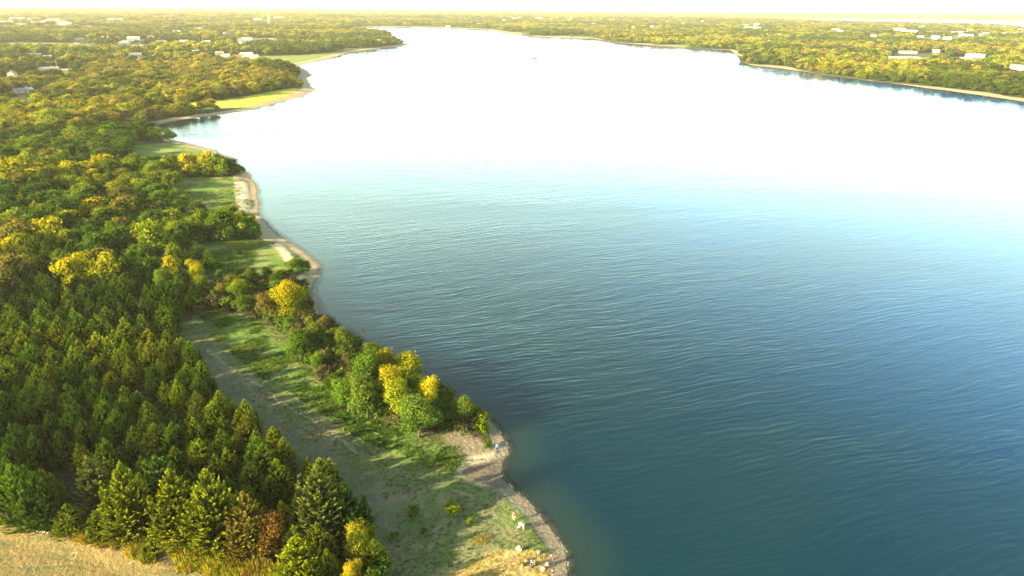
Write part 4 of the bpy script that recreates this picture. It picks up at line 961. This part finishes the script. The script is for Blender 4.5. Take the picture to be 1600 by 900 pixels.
def car(px_, py_, rz, paint, lab):
    x, y, z = ground_at(px_, py_); e = empty('parked_car', (x, y, z), rz); tag(e, lab, 'car', 'cars parked among the left houses')
    link('body', CARB.copy(), CARM[paint], e); link('window', CARG.copy(), GLASS, e)
    for sx_ in (-1.35, 1.35):
        for sy_ in (-.82, .82):
            V, F, _ = tube([(0, -.1, 0), (0, .1, 0)], [.34, .34], 12); me = bpy.data.meshes.new('wheel'); me.from_pydata(V.tolist(), [], F.tolist()); link('wheel', me, TYRE, e, (sx_, sy_, .34))
car(118, 67, .2, 'white', 'white car parked beside the grey roofed white house, leftmost of the pair')
car(123.5, 67.5, .1, 'silver', 'silver car parked right next to the white one by the grey roofed house')
car(28, 131, 1.0, 'white', 'white car parked behind the white house at the left edge')
car(70, 113, .1, 'white', 'white car in front of the grey roofed farmhouse')

# ------------------------------------------------------------------ boat, log, post, rocks
bx, by = unproj(836, 91, 0); boat = empty('fishing_boat', (bx, by, 0), .25, 1.6); tag(boat, 'tiny dark fishing boat alone on the bright far water', 'boat')
BOATM = simple('boat_hull', (.09, .10, .08), .5)
hv = []; st_n = 9
for i in range(st_n):
    t = i / (st_n - 1); x = -2.6 + 5.2 * t; wd = .95 * (1 - max(0, t - .45) ** 2 * 3.1); hv += [(x, -wd, .62 + .25 * t * t), (x, -wd * .6, -.2), (x, wd * .6, -.2), (x, wd, .62 + .25 * t * t)]
hf = []
for i in range(st_n - 1):
    a = i * 4
    for k in range(3): hf.append((a + k, a + k + 1, a + k + 5, a + k + 4))
hf.append((0, 3, 2, 1)); hf.append(tuple((st_n - 1) * 4 + k for k in range(4)))
me = bpy.data.meshes.new('hull'); me.from_pydata(hv, [], hf); link('hull', me, BOATM, boat)
link('bench', boxes('bench', [(-1.5, -1.1, -.75, .75, .35, .45), (.3, .7, -.7, .7, .35, .45)]), WOODP, boat); link('motor', boxes('motor', [(-2.95, -2.62, -.18, .18, .3, 1.05), (-2.85, -2.72, -.05, .05, -.5, .3)]), CARM['dark'], boat)
a, b = unproj(57, 831, .6), unproj(98, 834, .6); LOGM = simple('bleached_wood', (.72, .66, .58), .8, .15)
za, zb = gz(*a), gz(*b)
logp = [np.array([a[0] + (b[0] - a[0]) * t, a[1] + (b[1] - a[1]) * t, za + (zb - za) * t + .14 + .04 * math.sin(t * 7)]) for t in np.linspace(0, 1, 8)]
V, F, _ = merge([tube(logp, [.09, .15, .16, .17, .18, .19, .2, .17], 9), tube([logp[5], logp[5] + np.array([.5, .4, .35])], [.07, .03], 5)])
me = bpy.data.meshes.new('driftwood_log'); me.from_pydata(V.tolist(), [], F.tolist()); tag(link('driftwood_log', me, LOGM), 'bleached white log lying on the dirt bank below the small round bush', 'log')
for (px_, py_, ln, an, lab) in ((188, 842, .9, .5, 'short pale branch lying in the golden grass below the tall pointed cedar'), (145, 853, 1.2, -.9, 'thin crooked stick on the dirt bank right of the white log'), (522, 500, 2.6, .1, 'fallen bare pole reaching into the water from the shore belt'), (712, 885, 1.0, 1.2, 'dark stick lying on the shaded clearing near its bottom edge'), (490, 402, 2.5, .1, 'thin dead branch lying in the water off the sand spit')):
    p = unproj(px_, py_, .5); z = max(gz(*p), 0) + .06; c, s__ = math.cos(an), math.sin(an)
    P0 = np.array([p[0], p[1], z]); V, F, _ = merge([tube([P0 - np.array([c, s__, 0]) * ln / 2, P0 + np.array([0, .05, .05]), P0 + np.array([c, s__, .15]) * ln / 2], [.06, .05, .025], 6), tube([P0, P0 + np.array([c * .3 - s__ * .4, s__ * .3 + c * .4, .15])], [.03, .012], 5)])
    me = bpy.data.meshes.new('fallen_branch'); me.from_pydata(V.tolist(), [], F.tolist()); tag(link('fallen_branch', me, LOGM if 'pale' in lab else TWIG_M), lab, 'branch', 'dead branches on the near shore')
p = unproj(567, 515, 0); me_v = tube([(p[0], p[1], -.6), (p[0] + .05, p[1], .25), (p[0] + .12, p[1] + .05, .55)], [.16, .13, .09], 8)
me = bpy.data.meshes.new('stump'); me.from_pydata(me_v[0].tolist(), [], me_v[1].tolist()); tag(link('stump', me, TWIG_M), 'grey stub of dead wood sticking out of the water off the shore belt', 'stump')
ROCKM = simple('pale_rock', (.30, .27, .22), .9, .25)
rk = []
v, f = ico()
for i in range(260):
    k = rng.integers(8, 36); a, b = pts[k], pts[min(k + 1, len(pts) - 1)]; t = rng.random(); q = a + (b - a) * t; nrm = np.array([-(b - a)[1], (b - a)[0]]); nrm = nrm / max(np.linalg.norm(nrm), 1e-6)
    q = q + nrm * rng.uniform(-.4, 2.2); r = rng.uniform(.04, .11) * (1 if i % 12 else 1.7)
    rk.append((v * r * np.array([1.2, 1, .6]) * rng.uniform(.7, 1.3, 3) + np.array([q[0], q[1], .06]), f, np.ones((12, 3))))
V, F, _ = merge(rk); me = bpy.data.meshes.new('shore_stones'); me.from_pydata(V.tolist(), [], F.tolist()); tag(link('shore_stones', me, ROCKM), 'scattered pale stones along the narrow wet beach', kind='stuff')

# ------------------------------------------------------------------ people
SKIN = simple('skin', (.45, .27, .19), .6, .04)
def cloth(name, c): return simple(name, c, .85, .08)
CL = dict(red=cloth('red_cloth', (.38, .008, .015)), white=cloth('white_cloth', (.62, .61, .58)), black=cloth('black_cloth', (.02, .02, .025)), khaki=cloth('khaki_cloth', (.30, .23, .14)), blue=cloth('light_blue_cloth', (.12, .30, .55)),
          navy=cloth('navy_cloth', (.03, .04, .08)), grey=cloth('grey_cloth', (.22, .22, .24)), cream=cloth('cream_cloth', (.7, .62, .45)), brown=cloth('brown_cloth', (.2, .12, .07)), lilac=cloth('lilac_cloth', (.6, .5, .62)))
HAIR = {'dark': cloth('dark_hair', (.025, .018, .015)), 'brown': cloth('brown_hair', (.09, .05, .03)), 'cap': CL['white']}
def skin_mesh(name, verts, edges, radii, sub=1, root=0):
    me = bpy.data.meshes.new(name + '_tmp'); me.from_pydata([tuple(v) for v in verts], edges, []); o = bpy.data.objects.new('tmp', me); COL.objects.link(o)
    o.modifiers.new('s', 'SKIN'); sv = me.skin_vertices[0].data
    for i, r in enumerate(radii): sv[i].radius = (r, r); sv[i].use_root = False
    sv[root].use_root = True
    m = o.modifiers.new('b', 'SUBSURF'); m.levels = sub; m.render_levels = sub
    dg = bpy.context.evaluated_depsgraph_get(); out = bpy.data.meshes.new_from_object(o.evaluated_get(dg)); bpy.data.objects.remove(o); bpy.data.meshes.remove(me); out.name = name
    for p in out.polygons: p.use_smooth = True
    return out
def pose(kind):
    J = dict(pelvis=(0, 0, .93), waist=(0, 0, 1.08), chest=(0, .01, 1.32), neck=(0, .01, 1.47), head=(0, .03, 1.60), crown=(0, .02, 1.70))
    for s_, n_ in ((-1, 'l'), (1, 'r')):
        J['hip' + n_] = (s_ * .10, 0, .89); J['knee' + n_] = (s_ * .12, .03, .49); J['ank' + n_] = (s_ * .13, 0, .09); J['toe' + n_] = (s_ * .15, .17, .03)
        J['sho' + n_] = (s_ * .19, 0, 1.41); J['elb' + n_] = (s_ * .26, -.02, 1.12); J['wri' + n_] = (s_ * .27, .08, .87)
    if kind == 'stride': J['kneel'] = (-.11, .14, .50); J['ankl'] = (-.12, .22, .09); J['toel'] = (-.13, .39, .03); J['kneer'] = (.11, -.02, .49); J['ankr'] = (.12, -.22, .12); J['toer'] = (.13, -.06, .03)
    if kind == 'bend':
        for k, v_ in dict(waist=(0, .05, 1.05), chest=(0, .27, 1.20), neck=(0, .40, 1.25), head=(0, .52, 1.24), crown=(0, .61, 1.23), shol=(-.18, .34, 1.22), shor=(.18, .34, 1.22), elbl=(-.22, .42, .96), elbr=(.22, .42, .96), wril=(-.14, .50, .74), wrir=(.14, .50, .74)).items(): J[k] = v_
    if kind in ('sit', 'crouch'):
        dz = -.80 if kind == 'sit' else -.62
        for k in ('pelvis', 'waist', 'chest', 'neck', 'head', 'crown', 'shol', 'shor', 'elbl', 'elbr', 'hipl', 'hipr'): J[k] = (J[k][0], J[k][1] + (.0 if k in ('pelvis', 'hipl', 'hipr') else .1), J[k][2] + dz)
        for s_, n_ in ((-1, 'l'), (1, 'r')):
            if kind == 'sit': J['knee' + n_] = (s_ * .16, .40, .42); J['ank' + n_] = (s_ * .14, .62, .09); J['toe' + n_] = (s_ * .15, .79, .05)
            else: J['knee' + n_] = (s_ * .17, .36, .50); J['ank' + n_] = (s_ * .14, .10, .09); J['toe' + n_] = (s_ * .16, .28, .03)
            J['elb' + n_] = (s_ * .25, .28, .62 + dz + .55); J['wri' + n_] = (s_ * .12, .44, .60)
    return {k: np.array(v_, float) for k, v_ in J.items()}
def person(px_, py_, rz, kind, top, legs, hair, lab, scale=1.0, sleeves=True):
    p = unproj(px_, py_, 1.0); z = gz(*p); e = empty('person', (p[0], p[1], z), rz, scale); tag(e, lab, 'person', 'people resting and fishing at the near shore')
    J = pose(kind); names = list(J); vi = {k: i for i, k in enumerate(names)}; V = [J[k] for k in names]
    rad = dict(pelvis=.14, waist=.12, chest=.145, neck=.055, head=.095, crown=.06); 
    for n_ in 'lr': rad.update({'hip' + n_: .09, 'knee' + n_: .058, 'ank' + n_: .04, 'toe' + n_: .035, 'sho' + n_: .062, 'elb' + n_: .042, 'wri' + n_: .028})
    E = [('pelvis', 'waist'), ('waist', 'chest'), ('chest', 'neck'), ('neck', 'head'), ('head', 'crown')]
    for n_ in 'lr': E += [('pelvis', 'hip' + n_), ('hip' + n_, 'knee' + n_), ('knee' + n_, 'ank' + n_), ('ank' + n_, 'toe' + n_), ('chest', 'sho' + n_), ('sho' + n_, 'elb' + n_), ('elb' + n_, 'wri' + n_)]
    radii = [rad[k] for k in names]; edges = [(vi[a], vi[b]) for a, b in E]
    # nose
    V.append(J['head'] + np.array([0, .105, -.01])); radii.append(.014); edges.append((vi['head'], len(V) - 1))
    # hands: palm, five fingers rooted in the palm
    for s_, n_ in ((-1, 'l'), (1, 'r')):
        d = unit(J['wri' + n_] - J['elb' + n_]); side = unit(np.cross(d, np.array([s_ * 1.0, 0, 0.01]))); palm = J['wri' + n_] + d * .07
        V.append(palm); radii.append(.026); pi_ = len(V) - 1; edges.append((vi['wri' + n_], pi_))
        curl = np.array([-s_ * 1.0, 0, 0])
        for q in range(4):
            off = side * (q - 1.5) * .020; L = (.065, .078, .074, .058)[q]
            a_ = palm + d * .035 + off; b_ = a_ + d * L * .5 + curl * .006; c_ = b_ + unit(d + curl * .5) * L * .5; k0 = len(V)
            V += [a_, b_, c_]; radii += [.0095, .0085, .007]; edges += [(pi_, k0), (k0, k0 + 1), (k0 + 1, k0 + 2)]
        a_ = palm + side * .034 - d * .01; b_ = a_ + unit(side + d) * .04; k0 = len(V); V += [a_, b_]; radii += [.011, .009]; edges += [(pi_, k0), (k0, k0 + 1)]
    body = link('body', skin_mesh('person_body', V, edges, radii, 1, vi['pelvis']), SKIN, e)
    def shell(nm, ks, es, grow, mat, cut={}):
        vv = []; rr_ = []; mp = {}
        for k in ks:
            pos = J[k]; r = rad[k] + grow
            if k in cut: o_, t, r2 = cut[k]; pos = J[o_] + (J[k] - J[o_]) * t; r = r2
            mp[k] = len(vv); vv.append(pos); rr_.append(r)
        return link(nm, skin_mesh('person_' + nm, vv, [(mp[a], mp[b]) for a, b in es], rr_, 1, 0), mat, e)
    arm = ['shol', 'shor', 'elbl', 'elbr']; ae = [('chest', 'shol'), ('chest', 'shor'), ('shol', 'elbl'), ('shor', 'elbr')]
    if kind in ('stand', 'stride', 'bend'): shell('shirt', ['pelvis', 'waist', 'chest'] + arm, [('pelvis', 'waist'), ('waist', 'chest')] + ae, .018, CL[top])
    else: shell('shirt', ['waist', 'chest'] + arm, [('waist', 'chest')] + ae, .02, CL[top])
    lg = ['pelvis']; le = []
    for n_ in 'lr': lg += ['hip' + n_, 'knee' + n_, 'ank' + n_]; le += [('pelvis', 'hip' + n_), ('hip' + n_, 'knee' + n_), ('knee' + n_, 'ank' + n_)]
    shell('trousers', lg, le, .013, CL[legs])
    # hair cap and face
    hd = J['head'] * .4 + J['crown'] * .6; up = unit(J['crown'] - J['neck']); v, f = ico()
    hv = v * np.array([.105, .115, .105]) + hd + np.array([0, -.022, .02]); me = bpy.data.meshes.new('hair'); me.from_pydata(hv.tolist(), [], f.tolist())
    for q in me.polygons: q.use_smooth = True
    ho = link('hair' if hair != 'cap' else 'cap', me, HAIR[hair], e); sb = ho.modifiers.new('s', 'SUBSURF'); sb.levels = 1; sb.render_levels = 1
    for s_ in (-1, 1): link('eye', boxes('eye', [(s_ * .033 - .009, s_ * .033 + .009, J['head'][1] + .082, J['head'][1] + .094, J['head'][2] - .002, J['head'][2] + .012)]), CL['black'], e)
    link('mouth', boxes('mouth', [(-.022, .022, J['head'][1] + .080, J['head'][1] + .092, J['head'][2] - .05, J['head'][2] - .042)]), CL['brown'], e)
    for n_ in 'lr':
        a_, b_ = J['ank' + n_], J['toe' + n_]; V2, F2, _ = tube([a_ + np.array([0, -.07, -.045]), a_ * .4 + b_ * .6 + np.array([0, 0, -.005]), b_ + np.array([0, .06, 0])], [.045, .052, .03], 8)
        V2[:, 2] = np.maximum(V2[:, 2], .0); me = bpy.data.meshes.new('shoe'); me.from_pydata(V2.tolist(), [], F2.tolist()); link('shoe', me, CL['black' if legs != 'black' else 'grey'], e)
    return e
person(803, 809, 2.4, 'stand', 'red', 'khaki', 'brown', 'person in a red shirt and khaki trousers standing on the clearing, uppermost of the group')
person(810, 820, -1.2, 'sit', 'black', 'grey', 'cap', 'seated person in black with a white cap beside the standing red shirt')
person(818, 822, 1.9, 'bend', 'white', 'cream', 'cap', 'person in white bending forward next to the seated one in black')
person(812, 857, .5, 'crouch', 'white', 'white', 'brown', 'crouching person all in white at the edge of the golden grass')
person(829, 880, -2.0, 'crouch', 'black', 'navy', 'cap', 'crouching person in dark clothes and pale cap between bags on the grass')
person(843, 861, 1.0, 'sit', 'lilac', 'navy', 'brown', 'small person in pale lilac sitting above the lit grass', .8)
person(861, 874, 2.8, 'stand', 'red', 'navy', 'dark', 'person in a red shirt and dark trousers standing near the water')
person(857, 879, 1.2, 'sit', 'white', 'grey', 'dark', 'small seated person in white at the feet of the red shirt near the water', .8)
person(863, 898, -.4, 'stride', 'black', 'brown', 'dark', 'person in dark top and brown trousers stepping along the lower point')
person(777, 700, .4, 'stand', 'blue', 'navy', 'dark', 'person in a light blue shirt standing at the tip above the sandy cove')
# bags and cooler
def bag(px_, py_, w_, mat, lab, nm='bag', cat='bag'):
    p = unproj(px_, py_, 1.0); e = empty(nm, (p[0], p[1], gz(*p)), rng.random() * 3); tag(e, lab, cat, 'bags and boxes of the shore group')
    import bmesh
    bm = bmesh.new(); bmesh.ops.create_cube(bm, size=1); bmesh.ops.bevel(bm, geom=bm.edges[:], offset=.16, segments=2, affect='EDGES'); 
    for q in bm.verts: q.co.x *= w_; q.co.y *= w_ * .6; q.co.z = (q.co.z + .5) * w_ * .62; q.co.x *= 1 - .25 * q.co.z / (w_ * .62)
    me = bpy.data.meshes.new('bag_body'); bm.to_mesh(me); bm.free(); link('body', me, mat, e)
    V, F, _ = tube([(-w_ * .25, 0, w_ * .58), (-w_ * .18, 0, w_ * .85), (w_ * .18, 0, w_ * .85), (w_ * .25, 0, w_ * .58)], [.02] * 4, 6); me = bpy.data.meshes.new('bag_handle'); me.from_pydata(V.tolist(), [], F.tolist()); link('handle', me, CL['black'], e)
bag(819, 878, .62, CL['black'], 'black bag lying left of the crouching dark dressed person')
bag(834, 875.5, .42, CL['white'], 'small white bag right of the crouching dark dressed person')
bag(848.5, 884, .55, CL['white'], 'white cool box standing between the two lower people', 'cool_box', 'cool box')
bag(808, 853, .38, CL['white'], 'small white bag beside the person all in white')
bag(826, 871, .5, CL['navy'], 'dark backpack just above the crouching dark dressed person', 'backpack', 'backpack')
